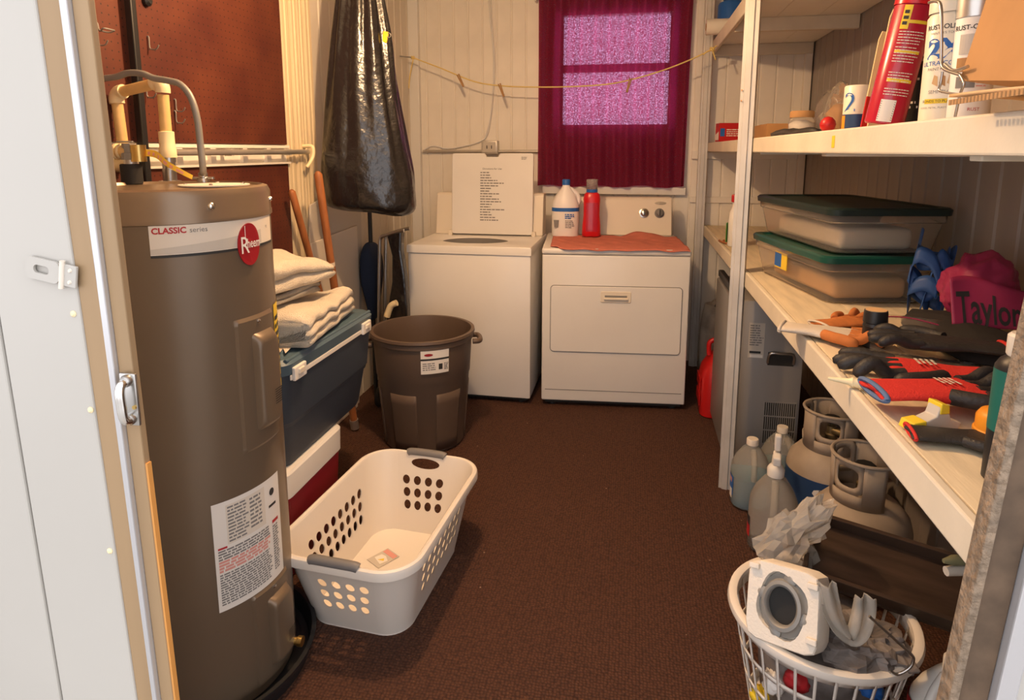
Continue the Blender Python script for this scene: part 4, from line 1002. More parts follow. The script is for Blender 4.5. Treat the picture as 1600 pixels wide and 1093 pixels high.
# ================================================================== dryer
def dryer():
    W, D, Z = .795, .68, .905; ang = math.radians(5)
    t = thing('clothes_dryer', 'white front loading clothes dryer under the window', 'dryer', (-.088, 3.457, 0), ang)
    MB().rbox(-W / 2, W / 2, 0, D, .035, Z - .035, .008, 3).build('cabinet', 'white_enamel', t, smooth=40)
    MB().rbox(-W / 2 - .003, W / 2 + .003, -.008, D, Z - .034, Z, .012, 3).build('top_panel', 'white_enamel', t, smooth=40)
    MB().box(-W / 2 + .02, W / 2 - .02, .02, D - .02, .018, .036).build('kick_plate', 'dark_gap', t)
    for sx in (-1, 1):
        for yy in (.05, D - .05): MB().cyl(.018, 0, .022, 12, T(sx * (W / 2 - .06), yy, 0)).build('foot', 'black_rubber', t)
    MB().box(-W / 2 + .02, W / 2 - .02, -.0012, .001, .098, .102).build('panel_seam', 'ink_soft', t)
    # door: px 855-1063 of 842-1073, y 440-553
    x0, x1 = -W / 2 + .045, W / 2 - .035; z0, z1 = .322, .702
    MB().prism(rrect(x1 - x0, z1 - z0, .022, 5, (x0 + x1) / 2, (z0 + z1) / 2), 0, .0015, RX(PI / 2)).build('door_gap', 'ink_soft', t)
    d = MB().prism(rrect(x1 - x0 - .008, z1 - z0 - .008, .019, 5, (x0 + x1) / 2, (z0 + z1) / 2), 0, .009, RX(PI / 2)).build('door', 'white_enamel', t, bevel=.003)
    hx = (x0 + x1) / 2
    hd = MB().prism(rrect(.165, .062, .008, 4, hx, .642), 0, .014, RX(PI / 2)).build('handle', 'bisque', d, bevel=.003)
    MB().rbox(hx - .065, hx + .065, -.026, -.012, .628, .640, .004, 2).build('grip_lip', 'bisque', hd)
    MB().box(hx - .06, hx + .06, -.0146, -.0138, .641, .652).build('grip_shadow_gap', 'ink_soft', hd)
    # console
    ca, sa = cos(ang), sin(ang)
    yc = D - .10; x0c = -.245; x1c = W / 2 - .02; zt_ = Z + .235
    s_ = [(yc, Z), (yc + .012, Z + .05), (yc + .05, zt_ - .015), (yc + .065, zt_), (D + .02, zt_), (D + .02, Z)]
    n = len(s_); vs = [(x0c, y, z) for y, z in s_] + [(x1c, y, z) for y, z in s_]
    co = MB().add(vs, [tuple(range(n)), tuple(range(2 * n - 1, n - 1, -1))] + [(i, n + i, n + (i + 1) % n, (i + 1) % n) for i in range(n)]).build('console', 'bisque', t, bevel=.008)
    tilt = math.atan2(.038, .170)
    def onc(x, k): return T(x, yc + .012 + .038 * k, Z + .05 + .170 * k) @ RX(PI / 2 - tilt)
    for x in (.205, .300):
        kb = MB().lathe([(.030, 0), (.030, .004), (.022, .006), (.020, .024), (.016, .027)], 28, onc(x, .52)).build('knob', 'steel' if x < .25 else 'grip_grey', co, smooth=40)
        MB().box(-.003, .003, -.018, .018, .026, .032, onc(x, .52)).build('pointer', 'ink', kb)
    MB().prism([(.036 * cos(a), .010 * sin(a)) for a in [i * PI / 12 for i in range(24)]], 0, .003, onc(.305, .88)).build('logo_plate', 'chrome', co)
    return t, ang, Z
dr, dang, DZ = dryer()

# ------------------------------------------------------------------ things on the dryer
def jug_rings(sec, n=28, sq=3.0):
    r = []
    for z, hx, hy, ox in sec:
        ring = []
        for i in range(n):
            a = 2 * PI * i / n; c_, s_ = cos(a), sin(a); k = (abs(c_) ** sq + abs(s_) ** sq) ** (-1 / sq); ring.append((ox + hx * c_ * k, hy * s_ * k, z))
        r.append(ring)
    return r
q = UY(884, 300, 3.93); q.z = DZ + .002
j = thing('bleach_jug', 'white bleach jug with blue cap standing on the dryer', 'jug', q, dang); j.scale = (1.06, 1.06, 1.12)
sec = [(0, .070, .055, 0), (.006, .078, .062, 0), (.10, .078, .062, 0), (.165, .078, .062, 0), (.185, .075, .058, 0), (.225, .058, .046, 0), (.262, .030, .028, .002), (.275, .022, .022, .002), (.285, .019, .019, .002)]
loft(jug_rings(sec, 32, 2.6)).build('bottle', 'bleach_white', j, smooth=45)
MB().tube(smooth_path([(.045, 0, .155), (.075, 0, .19), (.070, 0, .225), (.04, 0, .252), (.02, 0, .262)], 5), .013, 10).build('handle', 'bleach_white', j, smooth=60)
MB().lathe([(.023, .282), (.023, .308), (.020, .312), (.001, .312)], 20, T(.002, 0, 0), cap=False).build('cap', 'ink_blue', j, smooth=40)
lb = loft([[(x * 1.012, y * 1.012, z) for x, y, z in r] for r in jug_rings([(.040, .078, .062, 0), (.162, .078, .062, 0)], 32, 2.6)], False, False).build('label', 'label_white', j, smooth=45)
loft([[(x * 1.02, y * 1.02, z) for x, y, z in r] for r in jug_rings([(.140, .078, .062, 0), (.160, .078, .062, 0)], 32, 2.6)], False, False).build('label_band', 'ink_blue', lb)
pr = prints(.055, .045, 5, .5, 0, .05, 0, 41, .6); pr.v = [Vector((p.x, -.0655, p.y)) for p in pr.v]; pr.build('label_print', 'ink_soft', lb)
pr = prints(.06, .03, 3, .6, -.002, .10, 0, 42, .6); pr.v = [Vector((p.x, -.0655, p.y)) for p in pr.v]; pr.build('label_print', 'ink_blue', lb)
MB().add([(-.062, -.0655, .055), (-.040, -.0655, .055), (-.036, -.0655, .095), (-.066, -.0655, .095)], [(0, 1, 2, 3)]).build('measuring_mark', 'ink_soft', lb)
q = UY(925, 300, 3.88); q.z = DZ + .012
j = thing('detergent_bottle', 'red detergent bottle with clear cap on the coral towel', 'bottle', q, dang); j.scale = (.98, .98, 1.08)
sec = [(0, .052, .036, 0), (.006, .058, .042, 0), (.06, .056, .040, 0), (.12, .050, .038, 0), (.17, .050, .040, 0), (.21, .052, .040, 0), (.235, .046, .034, 0), (.246, .032, .028, 0)]
loft(jug_rings(sec, 28, 2.8)).build('bottle', 'detergent_red', j, smooth=50)
MB().lathe([(.034, .246), (.034, .262), (.030, .264)], 24).build('collar', 'ink_blue', j, smooth=40)
MB().lathe([(.033, .262), (.035, .315), (.033, .318), (.001, .318)], 24, cap=False).build('cap', 'clear_plastic', j, smooth=40, solid=.002)
def ring_r(u): return u
lbm = MB().grid(lambda u, v: (-.036 + .072 * u, -.0425 + .0035 * (abs(u - .5) * 2) ** 2, .03 + .16 * v), 8, 10)
lbm.build('label_panel', 'can_red', j, smooth=60)
# coral towel draped over the top
q = (0, 0, 0)
tl = thing('coral_towel', 'coral pink terry towel spread over the dryer top', 'towel', (-.088, 3.457, DZ), dang)
def cor(u, v):
    x = -.355 + .745 * u; y = -.012 + .50 * v + .03 * sin(u * 7) * v
    if u > .45 and v > .75: y += .03 * sin((u - .45) * 8)
    z = .0035 + .0035 * (1 + sin(u * 31 + v * 6) * sin(v * 17 + u * 5)) + .004 * max(0, sin(u * 11 + v * 3))
    if v < .12: x0_ = x; y -= .004; z -= .010 * (1 - v / .12) * (u > .06)
    if u < .1: z += 0; y += (.1 - u) * .6
    if u > .55 and v > .8: z += .030 * (v - .8) / .2 * max(0, sin((u - .55) * 9))
    return (x, y - (.008 if v < .12 else 0), z)
MB().grid(cor, 70, 24).build('cloth', 'terry_coral', tl, smooth=180, solid=.003, offset=1)
# ================================================================== right side: on the floor
# compact appliance under the shelf
AY = 2.80; AX0 = .465; AX1 = UY(1252, 600, AY).x; AZ = .80; AYB = 3.36
ap = thing('ice_maker', 'grey metal compact appliance with side grille under the lower shelf', 'appliance', (AX0, AY, 0))
w_ = AX1 - AX0
MB().rbox(0, w_, 0, AYB - AY, .03, AZ, .006, 2).build('cabinet', 'appliance_side', ap, smooth=40)
for xx in (.04, w_ - .04):
    for yy in (.05, AYB - AY - .05): MB().cyl(.018, 0, .032, 12, T(xx, yy, 0)).build('foot', 'black_rubber', ap)
MB().rbox(-.036, -.004, .0, AYB - AY, .06, AZ - .01, .008, 3).build('door', 'appliance_grey', ap, smooth=40)
MB().box(-.0375, -.036, .004, .018, .08, AZ - .03).build('door_edge', 'chrome', ap)
MB().rbox(-.030, -.002, .0, AYB - AY, AZ - .004, AZ + .03, .006, 2).build('door_cap', 'black_plastic', ap)
def ay(px, py): q = UY(px, py, AY); return q.x - AX0, q.z
x0, z0 = ay(1168, 558); x1, z1 = ay(1196, 505)
lb = MB().box(x0, x1, -.0012, 0, z0, z1).build('spec_label', 'label_grey', ap)
pr = prints(x1 - x0 - .008, (z1 - z0) * .62, 9, .5, x0 + .004, z0 + (z1 - z0) * .34, 0, 51, .6); pr.v = [Vector((p.x, -.0018, p.y)) for p in pr.v]; pr.build('fine_print', 'ink_soft', lb)
MB().box(x0 + .006, x1 - .012, -.002, -.0012, z0 + .05 * .4, z0 + .05 * .6).build('label_bar', 'ink', lb)
MB().box(x0 + .008, x1 - .004, -.002, -.0012, z0 - .0 + .002, z0 + .014).build('label_bar', 'label_white', lb)
x0, z0 = ay(1199, 570); x1, z1 = ay(1241, 552)
hd = MB().box(x0, x1, -.001, .0, z0, z1).build('handle_recess', 'dark_gap', ap)
MB().tube(smooth_path([(x0, -.002, z0 + .01), (x0 + .006, -.012, z1 - .004), ((x0 + x1) / 2, -.016, z1), (x1 - .006, -.012, z1 - .004), (x1, -.002, z0 + .01)], 4), .006, 8).build('handle', 'steel', hd, smooth=60)
x0, z0 = ay(1190, 692); x1, z1 = ay(1244, 630)
gr = MB().box(x0, x1, -.001, 0, z0, z1).build('grille', 'dark_gap', ap)
n = 15
for i in range(n + 1): xx = x0 + (x1 - x0) * i / n; MB().box(xx - .0016, xx + .0016, -.005, -.001, z0, z1).build('grille_bar', 'appliance_side', gr)
for i in range(4): zz = z0 + (z1 - z0) * i / 3; MB().box(x0, x1, -.006, -.001, zz - .002, zz + .002).build('grille_bar', 'appliance_side', gr)

# red fuel can
gb = UZ(1097, 656, 0); gz = UY(1097, 530, 3.50).z
gc = thing('fuel_can', 'red plastic fuel can on the carpet beside the dryer', 'fuel can', (gb.x + .085, 3.52, 0))
sec = [(0, .085, .105, 0), (.008, .095, .115, 0), (.10, .098, .118, 0), (.20, .097, .117, 0), (.26, .090, .110, .005), (.31, .070, .090, .015), (.345, .045, .06, .02), (gz - .05, .04, .05, .02)]
loft(jug_rings([s_ for s_ in sec if s_[0] < gz - .04] + [(gz - .03, .03, .04, .02)], 36, 4)).build('can_body', 'gas_red', gc, smooth=50)
MB().tube(smooth_path([(-.05, 0, gz - .09), (-.05, 0, gz - .02), (0, 0, gz), (.05, 0, gz - .015), (.06, 0, gz - .09)], 5), .013, 10).build('handle', 'gas_red', gc, smooth=60)
MB().lathe([(.02, gz - .05), (.022, gz + .02), (.012, gz + .024)], 16, T(.03, .03, 0)).build('cap', 'black_plastic', gc, smooth=40)
for k in range(2): MB().rbox(-.1005, -.095, -.08, .08, .06 + k * .09, .12 + k * .09, .003, 2).build('side_rib', 'gas_red', gc)
# sack behind the fuel can
sz = UY(1097, 462, 3.95).z
sk = thing('plastic_sack', 'crumpled tan plastic sack with black strap behind the fuel can', 'sack', (.545, 3.92, 0))
rg = [[(.13 * s_ * cos(a) * (1 + .08 * sin(a * 5 + z * 9)), .10 * s_ * sin(a), z) for a in [2 * PI * i / 36 for i in range(36)]] for s_, z in ((.8, 0.012), (1.0, .04), (1.05, .2), (1.0, .4), (.85, .55), (.6, sz - .06), (.45, sz))]
crumple(loft(rg), .016, 11, 4).build('sack_body', 'sand_bag', sk, smooth=180, sub=1)
MB().tube(smooth_path([(-.10, -.05, sz - .22), (-.06, -.06, sz - .05), (.0, -.06, sz + .01), (.06, -.06, sz - .06), (.09, -.05, sz - .25)], 5), .010, 8, flat=.4).build('strap', 'black_plastic', sk, smooth=60)

# washer fluid jugs
def gallon(loc, rz, lab, fluid, sprayer=False, labelcol=None, name='fluid_jug', sc=1.0, body='jug_clear'):
    t = thing(name, lab, 'jug', loc, rz); t.scale = (sc, sc, sc)
    sec = [(0, .066, .066, 0), (.008, .074, .074, 0), (.06, .076, .076, 0), (.14, .076, .076, 0), (.17, .073, .073, 0), (.205, .058, .058, 0), (.24, .035, .035, 0), (.252, .021, .021, 0), (.262, .020, .020, 0)]
    loft(jug_rings(sec, 32, 2.6)).build('jug_body', body, t, smooth=50)
    if fluid: loft(jug_rings([(.004, .064, .064, 0), (.01, .0715, .0715, 0), (fluid, .0735, .0735, 0)], 32, 2.6)).build('fluid', 'washer_fluid', t, smooth=50)
    MB().tube(smooth_path([(0, -.072, .135), (0, -.072, .17), (0, -.058, .21), (0, -.028, .245)], 5), .011, 10).build('handle', body, t, smooth=60)
    if not sprayer:
        MB().lathe([(.023, .258), (.023, .280), (.021, .283), (.001, .283)], 20, cap=False).build('cap', 'label_pale', t, smooth=40)
    else:
        MB().lathe([(.026, .252), (.027, .275), (.022, .285), (.015, .292), (.013, .32)], 18).build('pump_collar', 'white_plastic', t, smooth=40)
        MB().rbox(-.012, .012, -.030, .022, .315, .345, .005, 2, RX(.1)).build('spray_head', 'white_plastic', t)
        MB().lathe([(.011, .345), (.012, .352), (.010, .352)], 14).build('dark_ring', 'black_plastic', t)
        MB().rbox(-.010, .010, -.014, .010, .352, .405, .005, 2, RX(.06)).build('nozzle', 'white_plastic', t)
        MB().rbox(-.005, .005, -.052, -.024, .288, .322, .003, 2, RX(-.5)).build('trigger', 'white_plastic', t)
    for (m_, a0, a1, z0, z1) in labelcol or ():
        R = .0775
        def lf(u, v):
            a = a0 + (a1 - a0) * u; c_, s_ = cos(a), sin(a); k = (abs(c_) ** 2.6 + abs(s_) ** 2.6) ** (-1 / 2.6); return (R * c_ * k, R * s_ * k, z0 + (z1 - z0) * v)
        MB().grid(lf, 8, 2).build('label', m_, t, smooth=60)
    return t
LA = math.radians(-160)
q = UZ(1188, 770, 0)
gallon((.500, 2.572, 0), 0, 'clear jug of blue washer fluid beside the metal post', .13, labelcol=(('ink_blue', LA - .45, LA + .15, .05, .13), ('label_white', LA - .35, LA + .05, .035, .075), ('ink_red_pale', LA - .4, LA + .0, .10, .12)))
gallon((.645, 2.716, 0), .4, 'half hidden jug of blue fluid behind the propane tank', .12)
q = UZ(1200, 860, 0)
gallon((q.x + .015, 2.285, 0), -.2, 'cloudy jug with a white pump sprayer in front of the propane tank', 0, True, (('ink', LA - .25, LA + .25, .085, .115), ('ink_red', LA - .25, LA + .25, .045, .085)), sc=1.10)

# propane tanks
def propane(loc, rz, lab, band):
    t = thing('propane_tank', lab, 'propane tank', loc, rz)
    R = .152
    MB().lathe([(.10, .022), (R * .8, .028), (R, .075), (R, .215), (R * .93, .255), (R * .72, .292), (R * .42, .315), (.001, .322)], 48, cap=False).build('cylinder', 'tank_grey', t, smooth=60)
    MB().lathe([(.10, 0), (.105, 0), (.105, .05), (.10, .05)], 32, cap=False).build('foot_ring', 'tank_grey', t, smooth=30)
    if band:
        MB().lathe([(R + .0012, .08), (R + .0012, .212)], 48, cap=False, a0=rz, a1=rz + 2 * PI - 1e-3).build('label_band', 'tank_blue', t, smooth=60)
        rn = random.Random(4); a0 = math.radians(-125)
        pts = []
        for i in range(22):
            a = 2 * PI * i / 22; r = .042 * (1 + .22 * sin(3 * a + .5) + .12 * sin(5 * a)); pts.append((r * cos(a) * 1.1, r * sin(a) * .95))
        MB().prism(pts, 0, .0004).xf(wrap_z(R + .0018, a0, .150)).build('label_picture', 'label_white', t)
    # collar: sheet wrapped most of the way, with hand holes
    Rc = .098; z0, z1 = .295, .452
    def seg(a, b, za, zb, n=8): return MB().grid(lambda u, v: ((Rc + .004 * v) * cos(a + (b - a) * u), (Rc + .004 * v) * sin(a + (b - a) * u), za + (zb - za) * v), n, 1)
    col = MB(); S = math.radians
    def addseg(a, b, za, zb, n=8): m_ = seg(S(a), S(b), za, zb, n); col.add(m_.v, m_.f)
    def hole(a, b, za, zb):
        N = 20; out = []; inn = []
        for i in range(N):
            g = 2 * PI * i / N; c_, s_ = cos(g), sin(g); q_ = max(abs(c_), abs(s_)); out.append((c_ / q_, s_ / q_)); e = (abs(c_) ** 4 + abs(s_) ** 4) ** -.25; inn.append((.72 * c_ * e, .62 * s_ * e))
        f = lambda p: (Rc * cos(S((a + b) / 2 + (b - a) / 2 * p[0])), Rc * sin(S((a + b) / 2 + (b - a) / 2 * p[0])), (za + zb) / 2 + (zb - za) / 2 * p[1])
        col.add([f(p) for p in out + inn], [(i, (i + 1) % N, N + (i + 1) % N, N + i) for i in range(N)])
    addseg(0, 60, .36, z1); addseg(60, 100, .30, z1, 5); hole(100, 160, .345, z1); addseg(100, 160, .30, .345); addseg(160, 200, .30, z1, 5); hole(200, 260, .345, z1); addseg(200, 260, .30, .345); addseg(260, 300, .30, z1, 5)
    col.build('collar', 'tank_grey', t, smooth=40, solid=.005, rim=True, weld=.0004)
    MB().tube([((Rc + .003) * cos(S(a)), (Rc + .003) * sin(S(a)), z1) for a in range(0, 301, 10)], .006, 8).build('collar_rim', 'tank_grey', t, smooth=60)
    v = MB().lathe([(.022, .318), (.022, .35), (.016, .355), (.016, .385), (.006, .388), (.006, .402)], 18).build('valve', 'tank_valve', t, smooth=40)
    MB().lathe([(.03, .400), (.033, .404), (.033, .416), (.028, .420)], 8).build('valve_knob', 'black_plastic', v)
    MB().cyl(.014, 0, .045, 14, T(0, 0, .368) @ RZ(rz) @ RX(PI / 2)).build('valve_outlet', 'tank_valve', v, smooth=40)
propane((.775, 2.52, 0), math.radians(20), 'grey propane tank with blue picture band behind the other tank', True)
propane((.770, 2.14, 0), math.radians(-10), 'plain grey propane tank half in shadow behind the brown tray', False)

# ------------------------------------------------------------------ white waste basket and contents
BX_, BY_, BR, BH = .488, 1.55, .208, .300
wbk = thing('waste_basket', 'round white slotted plastic basket heaped with odds and ends', 'basket', (BX_, BY_, 0))
def bw(a, z): r = .150 + (BR - .150) * (z / BH); return (r * cos(a), r * sin(a), z)
m = MB(); NC = 30; rows = [(.03, .105), (.118, .193), (.206, .266)]
for i in range(NC):
    a0, a1 = 2 * PI * i / NC, 2 * PI * (i + .16) / NC; b0, b1 = a1, 2 * PI * (i + 1) / NC
    m.grid(lambda u, v: bw(a0 + (a1 - a0) * u, .004 + (BH - .004) * v), 1, 10)
    prev = .004
    for za, zb in rows + [(BH, BH)]:
        m.grid(lambda u, v: bw(b0 + (b1 - b0) * u, prev + (za - prev) * v), 3, 1); prev = zb
m.build('slotted_wall', 'basket_white', wbk, smooth=40, solid=.003)
MB().cyl(.150, 0, .006, 40).build('base', 'basket_white', wbk)
MB().lathe([(BR - .012, BH - .004), (BR - .010, BH + .006), (BR, BH + .010), (BR + .010, BH + .006), (BR + .013, BH - .006), (BR + .010, BH - .012), (BR + .004, BH - .006)], 64, cap=False).build('rim', 'basket_white', wbk, smooth=50)
# stuffing inside
rg = [[((.120 + .045 * k) * s_ * cos(a), (.120 + .045 * k) * s_ * sin(a), z) for a in [2 * PI * i / 40 for i in range(40)]] for s_, z, k in ((.85, .008, 0), (1, .03, .1), (1, .15, .5), (1, .24, .85), (.8, .275, .9), (.4, .29, 1), (.05, .29, 1))]
tag(crumple(loft(rg), .010, 16, 3).build('plastic_bag', 'film_grey', loc=(BX_, BY_, .008), smooth=180), 'grey see through plastic bag filling the white basket', 'bag')
# small bright scraps seen through the slots
rn = random.Random(11)
names = [('energy_yellow', 'yellow'), ('label_white', 'white'), ('ink_red', 'red'), ('orange_plastic', 'orange'), ('ink_blue', 'blue')]
# foam block with drain ring
fc = UY(1221, 946, 1.42)
tocam = (Vector((0, 0, CAMZ)) - fc).normalized()
right = Vector((cos(YAW), sin(YAW), 0))
nrm = (tocam * .95 - right * .42 + Vector((0, 0, -.10))).normalized()
xax = (Vector((0, 0, 1)).cross(nrm)).normalized(); yax = nrm.cross(xax); 
rollm = Matrix.Rotation(math.radians(10), 3, nrm); xax = rollm @ xax; yax = rollm @ yax
MF = Matrix(((xax.x, yax.x, nrm.x), (xax.y, yax.y, nrm.y), (xax.z, yax.z, nrm.z)))
def orient(o, M3, loc): o.rotation_mode = 'XYZ'; o.rotation_euler = M3.to_euler(); o.location = loc
fb = thing('foam_block', 'white polystyrene packing block holding a metal drain ring', 'packing foam'); orient(fb, MF, fc)
s2 = .082; N = 32; out = []; inn = []
for i in range(N):
    a = 2 * PI * i / N; c_, s_ = cos(a), sin(a); q_ = (abs(c_) ** 7 + abs(s_) ** 7) ** (-1 / 7); out.append((s2 * c_ * q_, s2 * 1.05 * s_ * q_)); r = .062 * (1 + .06 * sin(4 * a)); inn.append((r * .92 * c_, r * 1.12 * s_))
vs = [(x, y, -.075) for x, y in out] + [(x, y, -.004) for x, y in out] + [(x * .97, y * .97, 0) for x, y in out] + [(x, y, 0) for x, y in inn] + [(x * .96, y * .96, -.022) for x, y in inn] + [(0, 0, -.022)] * N
fs = [tuple(range(N - 1, -1, -1))]
for j_ in range(5): fs += [(j_ * N + i, j_ * N + (i + 1) % N, (j_ + 1) * N + (i + 1) % N, (j_ + 1) * N + i) for i in range(N)]
MB().add(vs, fs).build('foam', 'foam_white', fb, smooth=35)
for k, (x, y) in enumerate(((-.066, .070), (.068, .060), (.070, -.052))): MB().rbox(x - .012, x + .012, y - .007, y + .007, -.002, .010, .003, 2).build('foam_tab', 'foam_white', fb)
dr_ = thing('drain_ring', 'grey metal flange ring set in the foam block', 'flange'); orient(dr_, MF, fc + nrm * -.018)
MB().lathe([(.030, 0), (.030, .020), (.034, .024), (.040, .022), (.043, .010), (.050, .006), (.050, 0)], 40, SCL(.92, 1.1, 1), cap=False).build('ring', 'grey_duct', dr_, smooth=50); dr_.scale = (1.22, 1.22, 1)
for k in range(4): a = PI / 4 + k * PI / 2 + .5; MB().lathe([(.012, 0), (.012, .012), (.006, .016)], 12, T(.046 * cos(a) * .92, .046 * sin(a) * 1.1, .002)).build('lug', 'grey_duct', dr_, smooth=50)
MB().cyl(.030, .0, .004, 32, SCL(.92, 1.1, 1)).build('dark_opening', 'black_rubber', dr_)
# clear white film bag poking up behind the foam
q = UY(1232, 842, 1.68)
def wad(rx, ry, rz, amp, sc, seed, squash=None, nu=64, nv=40):
    m_ = MB().grid(lambda u, v: (rx * cos(2 * PI * u) * sin(PI * (.01 + .98 * v)), ry * sin(2 * PI * u) * sin(PI * (.01 + .98 * v)), -rz * cos(PI * (.01 + .98 * v))), nu, nv, wrap=True)
    off = Vector((seed * 3.3, seed, seed * 2.1))
    def f(p):
        n1 = noise.noise(p * sc + off); n2 = 1 - abs(noise.noise(p * sc * 1.9 + off)) * 2; n3 = 1 - abs(noise.noise(p * sc * 4.1 + off)) * 2
        d = p.normalized() * (amp * (n1 + .8 * n2 + .35 * n3 - .6)); q_ = p + d
        return squash(q_) if squash else q_
    return m_.xf(f)
tag(wad(.070, .05, .12, .040, 15, 2, lambda p: (p.x + .5 * max(p.z, 0) , p.y, p.z), 30, 20).build('plastic_bag', 'film_white', loc=q), 'crumpled milky plastic bag rising behind the foam block', 'bag')
# scraps seen through the slots
for k in range(7):
    a = math.radians(-165 + k * 21); r = .128; z = .06 + .075 * (k % 3) + .02 * (k % 2); col, cn_ = [('energy_yellow', 'yellow'), ('label_white', 'white'), ('ink_red', 'dark red'), ('orange_plastic', 'orange'), ('label_pale', 'cream'), ('ink_blue', 'blue'), ('cardboard', 'brown')][k]
    tag(wad(.026, .030, .030, .010, 40, k + 1, None, 20, 14).build('paper_scrap', col, loc=(BX_ + r * cos(a) * (1 + z * .8), BY_ + r * sin(a) * (1 + z * .8), z), smooth=180), 'crumpled ' + cn_ + ' scrap behind the slots of the white basket', 'scrap', 'scraps in the white basket')
# film bag handles in front of tray
def ribbon(pix, yv, wd, name, m_, lab, cat, th=.002):
    pts = smooth_path([UY(px, py, yv) for px, py in pix], 6); o_ = pts[0].copy(); n = len(pts)
    def f(u, v):
        i = int(round(u * (n - 1))); p = pts[i]; t_ = (pts[min(i + 1, n - 1)] - pts[max(i - 1, 0)]).normalized(); s_ = t_.cross(Vector((0, -1, 0))).normalized()
        wv = wd * (.7 + .5 * abs(sin(u * 4.2 + 1.2)))
        return p - o_ + s_ * (wv * (v - .5)) + Vector((0, .012 * sin(v * 9 + u * 3), 0))
    return tag(MB().grid(f, n - 1, 6).build(name, m_, loc=o_, smooth=180, solid=th), lab, cat)
ribbon(((1292, 912), (1300, 950), (1312, 980), (1330, 996), (1342, 985), (1350, 955), (1352, 930)), 1.40, .035, 'bag_handles', 'film_white', 'white plastic bag handles looped below the brown tray', 'bag')
q = UY(1345, 1010, 1.44)
tag(wad(.105, .085, .040, .026, 18, 9, None, 40, 24).build('plastic_bag', 'film_grey', loc=q), 'crumpled smoky plastic bag lying at the basket rim', 'bag')
# wire hook over the rim
pts = [UY(px, py, 1.36) for px, py in ((1358, 962), (1395, 996), (1424, 1022), (1427, 1032), (1420, 1044), (1402, 1053), (1390, 1046))]
tag(MB().tube(smooth_path(pts, 4), .0032, 8).build('wire_hook', 'steel', smooth=60), 'bent steel wire hook hanging over the basket rim', 'wire')
# brown tray leaning on the heap
TA = UY(1262, 806, 1.80); TB = UY(1515, 885, 1.70); TC_ = UY(1268, 908, 1.62)
ux = (TB - TA); ul = ux.length; ux.normalize(); vx = (TC_ - TA); vx = (vx - ux * vx.dot(ux)); vl = vx.length; vx.normalize(); nx = ux.cross(vx)
if nx.dot(Vector((0, 0, CAMZ)) - TA) < 0: nx = -nx
ty = thing('wooden_tray', 'dark brown shallow tray tipped over the white basket', 'tray')
M3 = Matrix(((ux.x, vx.x, nx.x), (ux.y, vx.y, nx.y), (ux.z, vx.z, nx.z)))
if M3.determinant() < 0: pass
orient(ty, M3 if M3.determinant() > 0 else Matrix(((ux.x, -vx.x, nx.x), (ux.y, -vx.y, nx.y), (ux.z, -vx.z, nx.z))), TA)
sg = 1 if M3.determinant() > 0 else -1
Y0, Y1 = (0, vl) if sg > 0 else (-vl, 0)
MB().box(.0, ul, Y0, Y1, -.010, 0).build('tray_floor', 'tray_brown', ty, bevel=.002)
for a in ((0, .012, Y0, Y1), (ul - .012, ul, Y0, Y1), (.0125, ul - .0125, Y0, Y0 + .012), (.0125, ul - .0125, Y1 - .012, Y1)): MB().box(a[0], a[1], a[2], a[3], .0005, .036).build('tray_rim', 'tray_brown', ty, bevel=.002)
# white jug with red label right of the basket
gallon((.755, 1.465, 0), math.radians(-60), 'white plastic jug with a red label beside the white basket', 0, labelcol=(('ink_red', math.radians(170), math.radians(290), .05, .16),), name='cleaner_jug', sc=1.0, body='white_plastic')
# two stakes near the right jamb
for k, (pa, m_, lab) in enumerate((((1474, 876), 'olive', 'olive green stake end poking out above the brown tray'), ((1478, 892), 'label_grey', 'pale plastic rod end below the olive stake'))):
    a = UY(*pa, 1.22); b = Vector((XR - .008, a.y + .10, a.z + .03)); d = b - a
    t = thing('garden_stake', lab, 'stake', a)
    MB().tube([(0, 0, 0), d.normalized() * .02, d], [.004 if k == 0 else .009, .010, .010], 10).build('rod', m_, t, smooth=40)

# ================================================================== on the lower shelf
SZ = LT + .0015
def at_low(px, py): return UZ(px, py, SZ)
def tote(corner, rz, z, L, W, H_, lidm, lab, ins=.012):
    t = thing('storage_tote', lab, 'tote', (corner[0], corner[1], z), rz)
    r0 = [[(x + W / 2, y + L / 2, zz) for x, y in rrect(W - 2 * s_, L - 2 * s_, .035, 5)] for zz, s_ in ((0, .035), (.004, .030), (H_ * .72, .012), (H_ * .74, .006), (H_, .004))]
    loft(r0, True, False).build('bin', 'tote_clear', t, smooth=35, solid=.0025)
    r1 = [[(x + W / 2, y + L / 2, zz) for x, y in rrect(W - 2 * s_, L - 2 * s_, .04, 5)] for zz, s_ in ((H_ - .012, -.004), (H_ + .006, -.006), (H_ + .012, .0), (H_ + .012, .02), (H_ + .006, .026), (H_ + .006, .12))]
    lid = loft(r1, False, True).build('lid', lidm, t, smooth=35)
    for yy in (L * .3, ): pass
    return t
c0 = at_low(1292, 488); tr_ = math.radians(11)
cor0 = (.595, 2.12)
t1 = tote(cor0, tr_, SZ, .62, .37, .145, 'tote_lid_green', 'clear storage tote with bright green lid, lower of the stack')
MB().box(-.002, .0005, .30, .40, .055, .115, T(.010, 0, 0)).build('price_label', 'energy_yellow', t1)
MB().box(-.003, -.002, .345, .40, .060, .110, T(.010, 0, 0)).build('price_label', 'ink_blue', t1)
t2 = tote((cor0[0] + .01, cor0[1] + .01), math.radians(10), SZ + .160, .65, .38, .135, 'tote_lid_dark', 'clear storage tote with dark lid on top of the green lidded tote')
